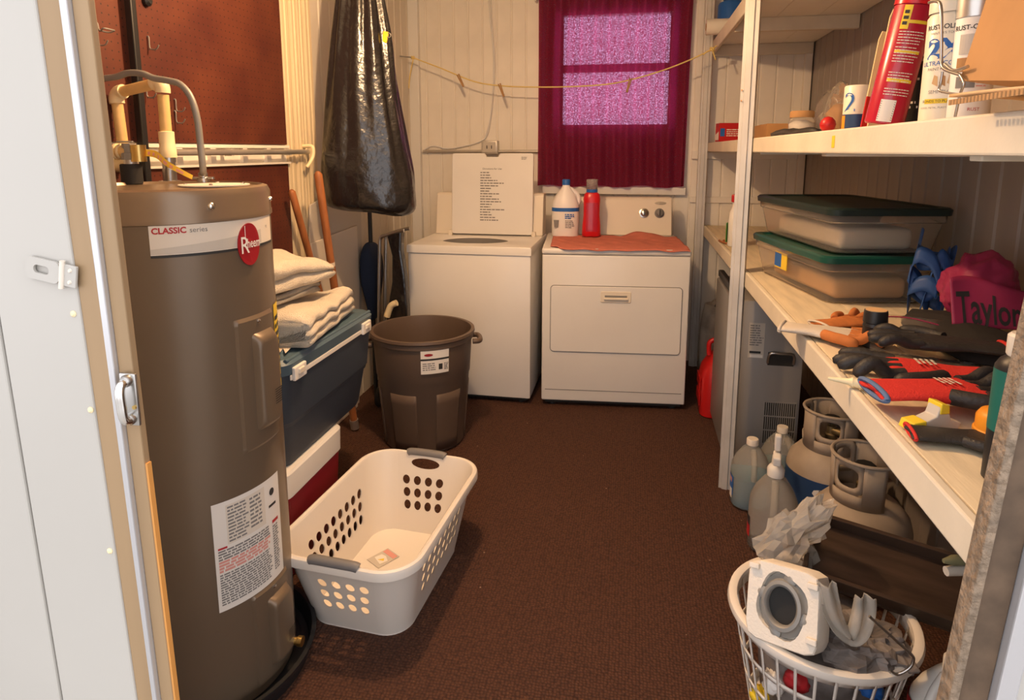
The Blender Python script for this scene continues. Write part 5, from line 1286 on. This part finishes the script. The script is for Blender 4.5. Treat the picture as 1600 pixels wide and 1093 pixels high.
# things seen through the totes
rn = random.Random(5)
for t_, col, zz, labs in ((cor0, 'cardboard_pale', SZ + .006, 'folded tan paper inside the lower clear tote'), ((cor0[0] + .01, cor0[1] + .01), 'label_pale', SZ + .167, 'folded pale cloth inside the upper clear tote')):
    o = MB().rbox(.06, .30, .06, .54, 0, .07, .02, 3).build('folded_stack', col, loc=(t_[0], t_[1], zz), rot=(0, 0, tr_), smooth=50); tag(o, labs, 'cloth')
# spray bottle by the post
q = UZ(1147, 388, SZ); q = Vector((.52, 3.45, SZ))
sp = thing('spray_bottle', 'white spray bottle with green label and red nozzle behind the post', 'bottle', UX(1146, 385, .51)); sp.location.z = SZ; sp.rotation_euler = (0, 0, 1.2)
loft(jug_rings([(0, .040, .026, 0), (.006, .045, .030, 0), (.12, .045, .030, 0), (.17, .035, .026, 0), (.20, .016, .016, 0), (.225, .014, .014, 0)], 24, 2.6)).build('bottle', 'white_plastic', sp, smooth=50)
MB().rbox(-.046, .046, -.0315, -.0300, .02, .12, .0005, 1).build('label', 'green_label', sp)
MB().rbox(-.046, .046, .0300, .0315, .02, .12, .0005, 1).build('label', 'green_label', sp)
MB().rbox(-.045, .020, -.014, .014, .225, .265, .006, 2).build('spray_head', 'gas_red', sp)
MB().rbox(-.040, -.028, -.006, .006, .175, .228, .004, 2, RY(.25)).build('trigger', 'gas_red', sp)
# pliers
q = UZ(1140, 407, SZ)
pl_ = thing('pliers', 'small wooden handled pliers on the shelf beyond the post', 'pliers', (.50, UX(1140, 407, .50).y, SZ + .006), .3)
for s_ in (-1, 1): MB().tube(smooth_path([(s_ * .004, 0, 0), (s_ * .015, .03, 0), (s_ * .018, .07, .0), (s_ * .012, .11, 0)], 4), .006, 8).build('handle', 'handle_wood', pl_, smooth=60)
MB().rbox(-.008, .008, -.04, .005, -.005, .005, .003, 2).build('jaw', 'steel', pl_)
# orange and cream work gloves, red gloves, black gloves
def glove(lab, px, py, rz, mh, mf, mc, dz=.0, sc=1.0, spread=.26, curl=.0, flip=1, tag_=None, palm=None, pos=None):
    q = pos if pos else at_low(px, py)
    t = thing('work_glove', lab, 'glove', (q.x, q.y, SZ + dz), rz); t.scale = (sc * flip, sc, sc)
    m_ = MB()
    rings_ = []
    for y, hw, hz in ((-.165, .042, .010), (-.16, .045, .014), (-.10, .040, .015), (-.075, .039, .016), (-.03, .048, .019), (.02, .052, .019), (.035, .048, .015), (.04, .040, .010)):
        hz *= .72; hw *= 1.14
        rings_.append([(hw * cos(a) * (abs(cos(a)) ** -.25 if abs(cos(a)) > .05 else 1), y + .006 * sin(a * 3), .017 + hz * sin(a)) for a in [2 * PI * i / 24 for i in range(24)]])
    hd = crumple(loft(rings_), .005, 26, px * .1); hd.v = [Vector((p.x, p.y, max(p.z, .0012))) for p in hd.v]
    h_ = hd.build('hand', mh, t, smooth=180, sub=1)
    MB().tube([(.051 * cos(a), -.162, .017 + .010 * sin(a)) for a in [2 * PI * i / 24 for i in range(25)]], .005, 6).build('cuff_hem', mc, t, smooth=60)
    for k, (x, L_) in enumerate(((-.042, .066), (-.015, .080), (.013, .076), (.040, .058))):
        a = (k - 1.5) * spread * .6 + .05 * sin(k * 3 + px); p0 = Vector((x, .015, .020)); d = Vector((-sin(-a), cos(a), 0)); 
        pts = smooth_path([p0, p0 + d * (.03), p0 + d * (.03 + L_ * .5) + Vector((0, 0, .012 + .01 * sin(k + px))), p0 + d * (.03 + L_) + Vector((0, 0, -.004 - curl * .006))], 4)
        rr_ = [.0125] * (len(pts) - 2) + [.0105, .005]
        MB().tube(pts, rr_, 12).build('finger', mf, t, smooth=80)
    pts = smooth_path([(.038, -.045, .020), (.062, -.02, .022), (.078, .012, .022), (.084, .042, .016)], 4)
    MB().tube(pts, [.015] * (len(pts) - 2) + [.012, .006], 12).build('thumb', mf, t, smooth=80)
    if palm: MB().grid(lambda u, v: (-.030 + .060 * u, -.035 + .055 * v, .0415 + .002 * sin(u * 6)), 6, 6).build('palm_patch', palm, t, smooth=60)
    if tag_:
        pr = prints(.05, .035, 4, .55, -.025, -.045, 0, 61, .6); pr.v = [Vector((p.x, p.y, .0345 + .001 * sin(p.x * 60))) for p in pr.v]; pr.build('back_print', tag_, t)
R_ = math.radians
glove('cream knit glove with orange rubber fingers beside the totes', 1318, 532, R_(-112), 'glove_cream', 'glove_orange', 'glove_cream', 0, .92)
glove('folded orange and cream glove lying under the other cream glove', 1330, 508, R_(-60), 'glove_orange', 'glove_orange', 'glove_cream', .0, .72, flip=-1)
glove('black rubber coated glove with red cuff lying across the red gloves', 1442, 566, R_(80), 'glove_black', 'glove_black', 'glove_red', .034, .95)
glove('red knit glove with black fingers nearest the caulk nozzle', 1418, 592, R_(82), 'glove_red', 'glove_black', 'glove_blue', .001, 1.15, tag_='label_pale', flip=-1)
glove('red knit glove with black fingers and blue cuff near the jamb', 1502, 640, R_(-82), 'glove_red', 'glove_black', 'glove_blue', .020, 1.02, tag_='label_pale')
glove('black glove with red trim lying next to the orange cap', 1528, 694, R_(-95), 'glove_black', 'glove_black', 'glove_red', 0, .62)
# black tape spool
q = at_low(1364, 540)
so = thing('tape_spool', 'black plastic spool standing beside the orange gloves', 'spool', q)
MB().lathe([(.027, 0), (.028, .004), (.027, .05), (.028, .052), (.026, .06), (.028, .062), (.027, .088), (.026, .092)], 28).build('spool_body', 'black_plastic', so, smooth=35)
MB().cyl(.024, .092, .0935, 24).build('core_top', 'cardboard_pale', so)
# caulk nozzle
q = at_low(1335, 606)
ck = thing('caulk_nozzle', 'cream pointed caulk nozzle at the shelf edge', 'nozzle', (q.x, q.y, SZ + .012), R_(-20))
MB().lathe([(.011, .04), (.011, .01), (.0095, .0), (.011, -.004), (.007, -.012), (.003, -.05)], 18, RY(PI / 2)).build('cone', 'cpvc_fit', ck, smooth=40)
# yellow edged clip
q = at_low(1452, 668)
cp = thing('tape_dispenser', 'yellow and grey plastic tape dispenser near the shelf front', 'dispenser', q, R_(20))
pts = [(-.045, 0), (.045, 0), (.05, .012), (.030, .016), (.022, .040), (.006, .045), (0, .026), (-.02, .018), (-.045, .014)]
MB().prism(pts, -.014, .014, RX(PI / 2)).build('frame', 'label_grey', cp, bevel=.002)
MB().prism([(-.05, .002), (-.02, .002), (-.02, .020), (-.045, .017)], -.0155, .0155, RX(PI / 2)).build('yellow_end', 'ink_yellow', cp, bevel=.002)
MB().prism([(.004, .03), (.024, .03), (.022, .046), (.006, .050)], -.0155, .0155, RX(PI / 2)).build('yellow_clip', 'ink_yellow', cp, bevel=.002)
# orange cap by the jamb
q = at_low(1545, 690)
oc_ = thing('orange_cap', 'round orange plastic cap partly behind the dark can', 'cap', (q.x + .02, q.y + .01, SZ))
MB().lathe([(.034, 0), (.036, .004), (.036, .040), (.030, .050), (.012, .054), (.001, .054)], 28, cap=False).build('dome', 'orange_plastic', oc_, smooth=50)
MB().lathe([(.0365, .01), (.039, .012), (.039, .018), (.0365, .02)], 28, cap=False).build('ridge', 'orange_plastic', oc_, smooth=50)
# dark can with teal label at the near end
q = UZ(1566, 756, SZ) + Vector((.012, .01, 0))
cn = thing('spray_can', 'dark aerosol can with teal label at the end of the lower shelf', 'can', q)
MB().lathe([(.030, 0), (.033, .003), (.033, .175), (.028, .185), (.020, .192)], 32).build('can_body', 'black_plastic', cn, smooth=40)
MB().lathe([(.0335, .08), (.0335, .172)], 32, cap=False).build('label', 'teal', cn, smooth=50)
MB().lathe([(.020, .192), (.022, .195), (.022, .222), (.018, .226), (.001, .226)], 24, cap=False).build('cap', 'label_pale', cn, smooth=40)
# ziplock bag
zb = at_low(1395, 515); ze = at_low(1480, 565)
zbag = thing('zip_bag', 'clear zip bag with a magenta strip behind the black glove', 'bag', (*at_low(1440, 545).xy, SZ), R_(-20))
MB().grid(lambda u, v: (-.11 + .22 * u, -.10 + .20 * v, .004 + .012 * sin(u * 5) * sin(v * 6) ** 2 + .05 * v), 16, 14).build('film', 'film', zbag, smooth=180, solid=.002, offset=1)
MB().grid(lambda u, v: (-.11 + .22 * u, .068 + .008 * v, .007 + .012 * sin(u * 5) * sin(.88 * 6) ** 2 + .05 * .88), 16, 1).build('zip_strip', 'pink_vinyl', zbag, solid=.002)
# dark cloth behind
o = thing('dark_cloth', 'crumpled dark cloth beneath the pink bag', 'cloth', (*at_low(1500, 535).xy, SZ))
crumple(loft([[(.11 * s_ * cos(a), .24 * s_ * sin(a), z) for a in [2 * PI * i / 40 for i in range(40)]] for s_, z in ((.95, .004), (1, .012), (.85, .04), (.5, .055), (.02, .06))]), .010, 14, 6).xf(lambda p: (p.x, p.y, max(p.z, .001))).build('cloth', 'soil_dark', o, smooth=180)
# pink vinyl bag with lettering
pA_ = at_low(1484, 540); pB_ = at_low(1622, 548); dx_ = pB_ - pA_; ln_ = dx_.length; ang_ = math.atan2(dx_.y, dx_.x)
pk_ = thing('pink_bag', 'shiny pink vinyl bag with black lettering in front of the wall', 'bag', (pA_.x, pA_.y, SZ), ang_)
hp_ = .120
def pnl(u, v): return (u * ln_, .045 * v + .010 * sin(u * 7) * v, .050 + hp_ * v * (.86 + .14 * sin(u * 4 + .8)))
MB().grid(pnl, 24, 10).build('printed_front', 'pink_vinyl', pk_, smooth=180, solid=.003, offset=1)
tx = text_mb('Taylor', .105, 0, 'LEFT', .0015)
def tpos(p):
    u = (.012 + p.x * .50) / ln_; v = (.012 + p.y) / hp_; q_ = Vector(pnl(u, v)); return (q_.x, q_.y - .0045, q_.z)
tx.xf(tpos).build('lettering', 'ink', pk_)
wad(.50 * ln_, .085, .085, .020, 9, 4, None, 48, 30).xf(lambda p: (p.x + ln_ * .55, p.y + .140, max(.003, p.z + .125))).build('bag_body', 'pink_vinyl', pk_, smooth=180)
# blue ribbon bunch on the totes' near side
rb_ = thing('blue_ribbon', 'bunch of blue plastic ribbon at the corner of the totes', 'ribbon', (*at_low(1447, 496).xy, SZ))
for k in range(5):
    rr_ = random.Random(k + 3); pts = []
    for i in range(7):
        a = i / 6 * PI * 1.5 + k * 1.3; pts.append((.055 * cos(a) * rr_.uniform(.6, 1.1), .055 * sin(a) * rr_.uniform(.5, 1), .05 + .05 * k * .6 + .10 * rr_.uniform(-.4, .5) + .02))
    pts[0] = (pts[0][0], pts[0][1], .012)
    P_ = smooth_path(pts, 5); n = len(P_)
    MB().grid(lambda u, v: P_[int(round(u * (n - 1)))] + Vector((.01 * v, .01 * v, .045 * (v - .5))), n - 1, 3).xf(lambda p: (p.x, p.y, max(p.z, .002))).build('loop', 'blue_ribbon', rb_, smooth=180, solid=.0015)

# ================================================================== on the upper shelf
TZ = UT + .0015
def at_up(px, xx): q = UX(px, 200, xx); return Vector((xx, q.y, TZ))
# red box
q = at_up(1142, .535)
rbx = thing('small_red_box', 'bright red cardboard box at the far end of the upper shelf', 'box', q, .1)
MB().rbox(-.075, .075, -.05, .05, 0, .105, .002, 1, ).build('carton', 'gas_red', rbx)
MB().box(-.07, -.045, -.0508, -.05, .03, .075).build('label_patch', 'ink_blue', rbx)
pr = prints(.10, .045, 4, .45, -.035, .028, 0, 71, .6); pr.v = [Vector((p.x, -.0512, p.y)) for p in pr.v]; pr.build('lettering', 'label_white', rbx)
MB().add([(-.0756, -.04, .01), (-.0756, .04, .01), (-.0756, .04, .04), (-.0756, -.04, .06)], [(0, 1, 2, 3)]).build('label_patch', 'label_white', rbx)
# flat brown carton
q = at_up(1215, .66)
bx_ = thing('flat_carton', 'flat brown carton behind the jar on the upper shelf', 'box', (.72, q.y + .1, TZ))
MB().box(-.12, .12, -.16, .16, 0, .075).build('carton', 'cardboard', bx_, bevel=.002)
MB().box(-.121, .121, -.02, .02, .0752, .0758).build('tape', 'cardboard_pale', bx_)
# black cloth
q = at_up(1225, .50)
bcl = crumple(loft([[(.05 * s_ * cos(a), .28 * s_ * sin(a), z) for a in [2 * PI * i / 40 for i in range(40)]] for s_, z in ((1, .001), (1.05, .008), (.8, .018), (.4, .024), (.02, .025))]), .008, 14, 3).xf(lambda p: (p.x, p.y, max(p.z, .0005))).build('black_cloth', 'glove_black', loc=(.535, q.y, TZ), smooth=180)
tag(bcl, 'crumpled black cloth along the upper shelf edge', 'cloth')
# jar with brown lid
q = at_up(1252, .60)
jr = thing('glass_jar', 'squat glass jar with brown lid and pale contents', 'jar', q)
MB().lathe([(.038, 0), (.044, .006), (.046, .05), (.040, .065), (.036, .072)], 28).build('jar_body', 'clear_plastic', jr, smooth=50)
crumple(MB().lathe([(.030, .005), (.037, .02), (.037, .045), (.02, .056), (.001, .058)], 20, cap=False), .004, 60, 2).build('contents', 'foam_white', jr, smooth=180)
MB().lathe([(.041, .070), (.042, .074), (.042, .090), (.039, .094), (.001, .094)], 28, cap=False).build('lid', 'cardboard', jr, smooth=40)
# red ball
q = at_up(1293, .535)
bl = thing('red_ball', 'smooth red plastic ball near the jar', 'ball', q); bl.scale = (.55, .55, .55)
MB().lathe([(.001, .0), (.02, .006), (.034, .022), (.039, .042), (.034, .062), (.02, .078), (.001, .084)], 28, cap=False).build('shell', 'gas_red', bl, smooth=180)
MB().lathe([(.0392, .040), (.0398, .042), (.0392, .044)], 28, cap=False).build('seam', 'ink_red', bl, smooth=60)
# clear bags with amber contents
for k, (px, xx, w_, h_, col, lab) in enumerate(((1308, .60, .060, .155, 'cardboard', 'clear bag of amber pieces leaning by the white can'), (1296, .70, .085, .165, 'label_grey', 'taller smoky clear bag behind the bag of amber pieces'))):
    q = at_up(px, xx); t = thing('clear_bag', lab, 'bag', q)
    crumple(loft([[(w_ * s_ * cos(a) * .6, w_ * s_ * sin(a), z * h_) for a in [2 * PI * i / 32 for i in range(32)]] for s_, z in ((.7, .0), (1, .06), (1, .4), (.85, .7), (.5, .92), (.2, 1.0))]), .010, 22, k + 1).xf(lambda p: (p.x, p.y, max(p.z, .0005))).build('film', 'film', t, smooth=180)
    crumple(loft([[(w_ * .8 * s_ * cos(a) * .6, w_ * .8 * s_ * sin(a), z * h_) for a in [2 * PI * i / 20 for i in range(20)]] for s_, z in ((.6, .03), (.95, .1), (.9, .4), (.5, .55), (.05, .58))]), .006, 30, k + 5).build('contents', col, t, smooth=180)
# white can with a blue 2
def can(name, lab, px, xx, r, h, mats, tilt=0.0, group=None, z=TZ):
    q = at_up(px, xx); t = thing(name, lab, 'can', (q.x, q.y, z), rot=(0, 0, YAW))
    t.rotation_euler = (0, tilt, YAW - .55)
    return t
FA = -PI / 2 - .0   # local angle that faces the aisle and camera
def ctext(t, txt, size, R, z, m_, a, bold=0.0, sx=1.0):
    tm = text_mb(txt, size, 0, 'CENTER', bold); tm.v = [Vector((p.x * sx, p.y, p.z)) for p in tm.v]; tm.xf(wrap_z(R, a, z)).build('lettering', m_, t)
t = can('small_can', 'short white can with a blue number two beside the paint sticks', 1336, .575, .033, .12, None)
MB().lathe([(.031, 0), (.033, .003), (.033, .116), (.030, .120)], 32).build('can_body', 'can_white', t, smooth=40)
MB().lathe([(.0333, .002), (.0333, .045)], 32, cap=False).build('label_band', 'tank_blue', t, smooth=50)
ctext(t, '2', .07, .0340, .052, 'ink_blue', FA - .5)
MB().grid(lambda u, v: (.0338 * cos(FA - 1.3 + .5 * u), .0338 * sin(FA - 1.3 + .5 * u), .002 + .04 * v), 4, 1).build('label_patch', 'orange_plastic', t)
# paint sticks
for k, (px, xx, h_, lab) in enumerate(((1352, .575, .245, 'shorter bare paint stirring stick behind the red can'), (1362, .585, .295, 'taller bare paint stirring stick behind the red can'))):
    q = at_up(px, xx); t = thing('paint_stick', lab, 'stick', q, rot=(0, R_(7), YAW))
    MB().prism([(-.013, 0), (.013, 0), (.013, h_ - .02), (.008, h_), (-.008, h_), (-.013, h_ - .02)], -.002, .002, RX(PI / 2)).build('blade', 'paint_stick', t)
    if k == 0: MB().box(-.0135, .0135, -.0026, .0026, 0.0, .085).build('paint_dip', 'gas_red', t)
# red aerosol, leaning
t = can('aerosol_can', 'tall red aerosol can leaning on the upper shelf', 1380, .535, .042, .36, None, R_(9)); t.location.z += .006
rC_ = .039
MB().lathe([(rC_ - .003, 0), (rC_, .003), (rC_, .245), (rC_ - .001, .247)], 40).build('can_body', 'can_red', t, smooth=40)
MB().lathe([(rC_ + .0015, .247), (rC_ + .0015, .262), (rC_ - .001, .33), (rC_ - .006, .335), (.001, .335)], 40, cap=False).build('cap', 'detergent_red', t, smooth=40)
aa = FA - .25
for z0, n_, m_, s_ in ((.165, 5, 'label_pale', 1), (.128, 6, 'label_pale', 2), (.088, 4, 'label_pale', 3), (.060, 3, 'label_pale', 4)):
    prints(.055, n_ * .0058, n_, .32, -.006, 0, 0, 80 + s_, .75).xf(wrap_z(rC_ + .0006, aa, z0)).build('fine_print', m_, t)
for z0 in (.118, .150, .210): sheet(.050, .0065, 8, -.006).xf(wrap_z(rC_ + .0005, aa, z0 - .002 - .03 * (z0 == .118) * .9)).build('label_bar', 'energy_yellow', t)
yp = sheet(.016, .048, 4, -.008).xf(wrap_z(rC_ + .0006, aa, .196)).build('warning_panel', 'energy_yellow', t)
prints(.010, .034, 3, .6, -.005, .006, 0, 88, .8).xf(wrap_z(rC_ + .0011, aa, .196)).build('lettering', 'ink', yp)
bc_ = sheet(.030, .046, 6, -.006).xf(wrap_z(rC_ + .0006, aa, .006)).build('barcode_patch', 'label_white', t)
prints(.028, .042, 9, .45, -.005, .002, 0, 89, 1.0, False).xf(wrap_z(rC_ + .0011, aa, .006)).build('barcode', 'ink_soft', bc_)
# dark can between
t = can('aerosol_can', 'dark aerosol can between the red can and the white spray paint', 1432, .62, .033, .24, None)
MB().lathe([(.031, 0), (.033, .003), (.033, .19), (.026, .205), (.015, .21), (.015, .235), (.001, .236)], 32, cap=False).build('can_body', 'soil_dark', t, smooth=40)
for k in range(3): prints(.04, .02, 2, .5, -.02, 0, 0, 90 + k, .7).xf(wrap_z(.0336, FA, .04 + .05 * k)).build('lettering', 'label_white', t)
# white spray paint
t = can('spray_paint', 'white spray paint can with blue 2X lettering', 1466, .560, .034, .30, None)
rs = .0345
MB().lathe([(rs - .003, 0), (rs, .003), (rs, .190), (rs - .006, .200)], 40).build('can_body', 'can_white', t, smooth=40)
MB().lathe([(rs - .001, .198), (rs - .001, .25), (rs - .004, .254), (.001, .254)], 40, cap=False).build('cap', 'can_white', t, smooth=40)
a = FA - .15
ctext(t, 'RUST-OLEUM', .0115, rs + .0006, .168, 'ink', a, .0002)
ctext(t, "PAINTER'S TOUCH", .006, rs + .0006, .159, 'ink_soft', a)
ctext(t, '2X', .046, rs + .0006, .118, 'ink_blue', a, .0022)
ctext(t, 'ULTRA COVER', .0115, rs + .0006, .104, 'ink_blue', a)
ctext(t, 'PAINT+PRIMER', .0075, rs + .0006, .095, 'ink_soft', a)
for k, (u, m_) in enumerate(((-.014, 'cardboard_pale'), (-.002, 'cardboard'), (.010, 'cardboard_pale'))): MB().prism([(u, .072), (u + .010, .066), (u + .009, .084), (u + .003, .087)], 0, .0002).xf(wrap_z(rs + .0006, a, 0)).build('label_picture', m_, t)
ctext(t, 'SEMI-GLOSS', .0085, rs + .0006, .054, 'ink_soft', a + .1)
sheet(.050, .0085, 10, -.025).xf(wrap_z(rs + .0005, a, .036)).build('label_bar', 'energy_yellow', t)
ctext(t, 'BONDS TO PLASTIC', .0065, rs + .0009, .038, 'ink', a)
ctext(t, 'WOOD, METAL, PLASTIC & MORE', .0045, rs + .0006, .027, 'ink_soft', a)
# silver capped can
t = can('spray_paint', 'white spray paint can with silver cap behind the wire holder', 1508, .590, .034, .30, None)
MB().lathe([(rs - .003, 0), (rs, .003), (rs, .180), (rs - .006, .188)], 40).build('can_body', 'label_white', t, smooth=40)
MB().lathe([(rs + .0008, .182), (rs + .0008, .24), (rs - .003, .244), (.001, .244)], 40, cap=False).build('cap', 'can_silver', t, smooth=40)
ctext(t, 'RUST-OLEUM', .0115, rs + .0006, .160, 'ink', a + .05, .0002)
sheet(.022, .034, 5, -.02).xf(wrap_z(rs + .0006, a, .118)).build('label_picture', 'label_grey', t)
sheet(.036, .024, 8, -.022).xf(wrap_z(rs + .0006, a, .088)).build('label_picture', 'cardboard', t)
sheet(.030, .020, 8, -.02).xf(wrap_z(rs + .0006, a, .060)).build('label_picture', 'ink_soft', t)
prints(.024, .10, 18, .4, .012, .06, 0, 95, .6).xf(wrap_z(rs + .0006, a, 0)).build('fine_print', 'ink_red_pale', t)
ctext(t, 'RUST', .008, rs + .0006, .020, 'ink_red', a + .35)
# wire holder hanging in front of the cans
q = at_up(1490, .505)
wh = thing('wire_holder', 'bent steel wire holder in front of the spray paint cans', 'wire', q)
def wp(px, py): return UX(px, py, .505) - q
MB().tube(smooth_path([wp(1452, 4), wp(1462, 2), wp(1470, 10), wp(1471, 60), wp(1471, 95), wp(1476, 108), wp(1500, 117)], 5), .0028, 8).build('wire', 'steel', wh, smooth=60)
MB().tube(smooth_path([wp(1473, 112), wp(1470, 130), wp(1469, 142), wp(1500, 148)], 5), .0022, 8).build('wire', 'steel', wh, smooth=60)
MB().tube(smooth_path([wp(1500, 117), wp(1506, 130), wp(1500, 148), Vector((0, 0, .001))], 5), .0022, 8).build('wire', 'steel', wh, smooth=60)
MB().tube(smooth_path([wp(1476, 100), wp(1490, 110), wp(1512, 104)], 5), .0028, 8).build('wire', 'steel', wh, smooth=60)
# cardboard box tipped, and the flap underneath
q = UX(1500, 150, .47)
cbx = thing('cardboard_box', 'brown cardboard box tipped at the end of the upper shelf', 'box', (.51, q.y - .035, TZ + .048), rot=(R_(6), R_(9), 0))
W_, L_, H_, th = .26, .20, .26, .004
for a_ in ((0, W_, 0, th, 0, H_), (0, W_, L_ - th, L_, 0, H_), (0, th, th, L_ - th, 0, H_), (W_ - th, W_, th, L_ - th, 0, H_), (th, W_ - th, th, L_ - th, 0, th)): MB().box(*a_, T(0, -.06, 0)).build('side', 'cardboard', cbx)
fl = UX(1500, 178, .43); 
fp = thing('cardboard_flap', 'loose corrugated cardboard piece hanging over the upper shelf edge', 'cardboard', (.455, fl.y - .05, TZ + .001))
MB().grid(lambda u, v: (-.045 + .25 * u, -.22 + .26 * v, .002 + .010 * abs(sin(u * 3.0 + v * 1.3)) + .008 * (1 - u)), 10, 8).build('sheet', 'cardboard_pale', fp, smooth=40, solid=.004, offset=1)
mz = MB()
for k in range(30):
    v = k / 30; mz.box(-.0465, -.0445, -.22 + .26 * v, -.22 + .26 * (v + .018), .009, .016)
mz.build('corrugation', 'cardboard', fp)

# ================================================================== on the top shelf, far end
q = UY(1118, 42, 4.08)
rl_ = thing('paper_roll', 'white paper roll lying across the end of the top shelf', 'roll', (.385, 4.08, TT + .046))
MB().lathe([(.020, 0), (.045, 0), (.045, .30), (.020, .30)], 28, RY(PI / 2), cap=False).build('roll', 'roll_white', rl_, smooth=40)
MB().lathe([(.016, -.002), (.020, -.002), (.020, .302), (.016, .302)], 20, RY(PI / 2), cap=False).build('core', 'cardboard', rl_, smooth=40)
bj = thing('blue_canister', 'blue plastic canister behind the paper roll on the top shelf', 'canister', (.54, 4.22, TT + .001))
MB().lathe([(.070, 0), (.078, .006), (.078, .19), (.070, .205), (.045, .215), (.045, .225)], 32).build('canister_body', 'ink_blue', bj, smooth=40)
MB().lathe([(.050, .222), (.050, .245), (.046, .25), (.001, .25)], 28, cap=False).build('lid', 'label_white', bj, smooth=40)
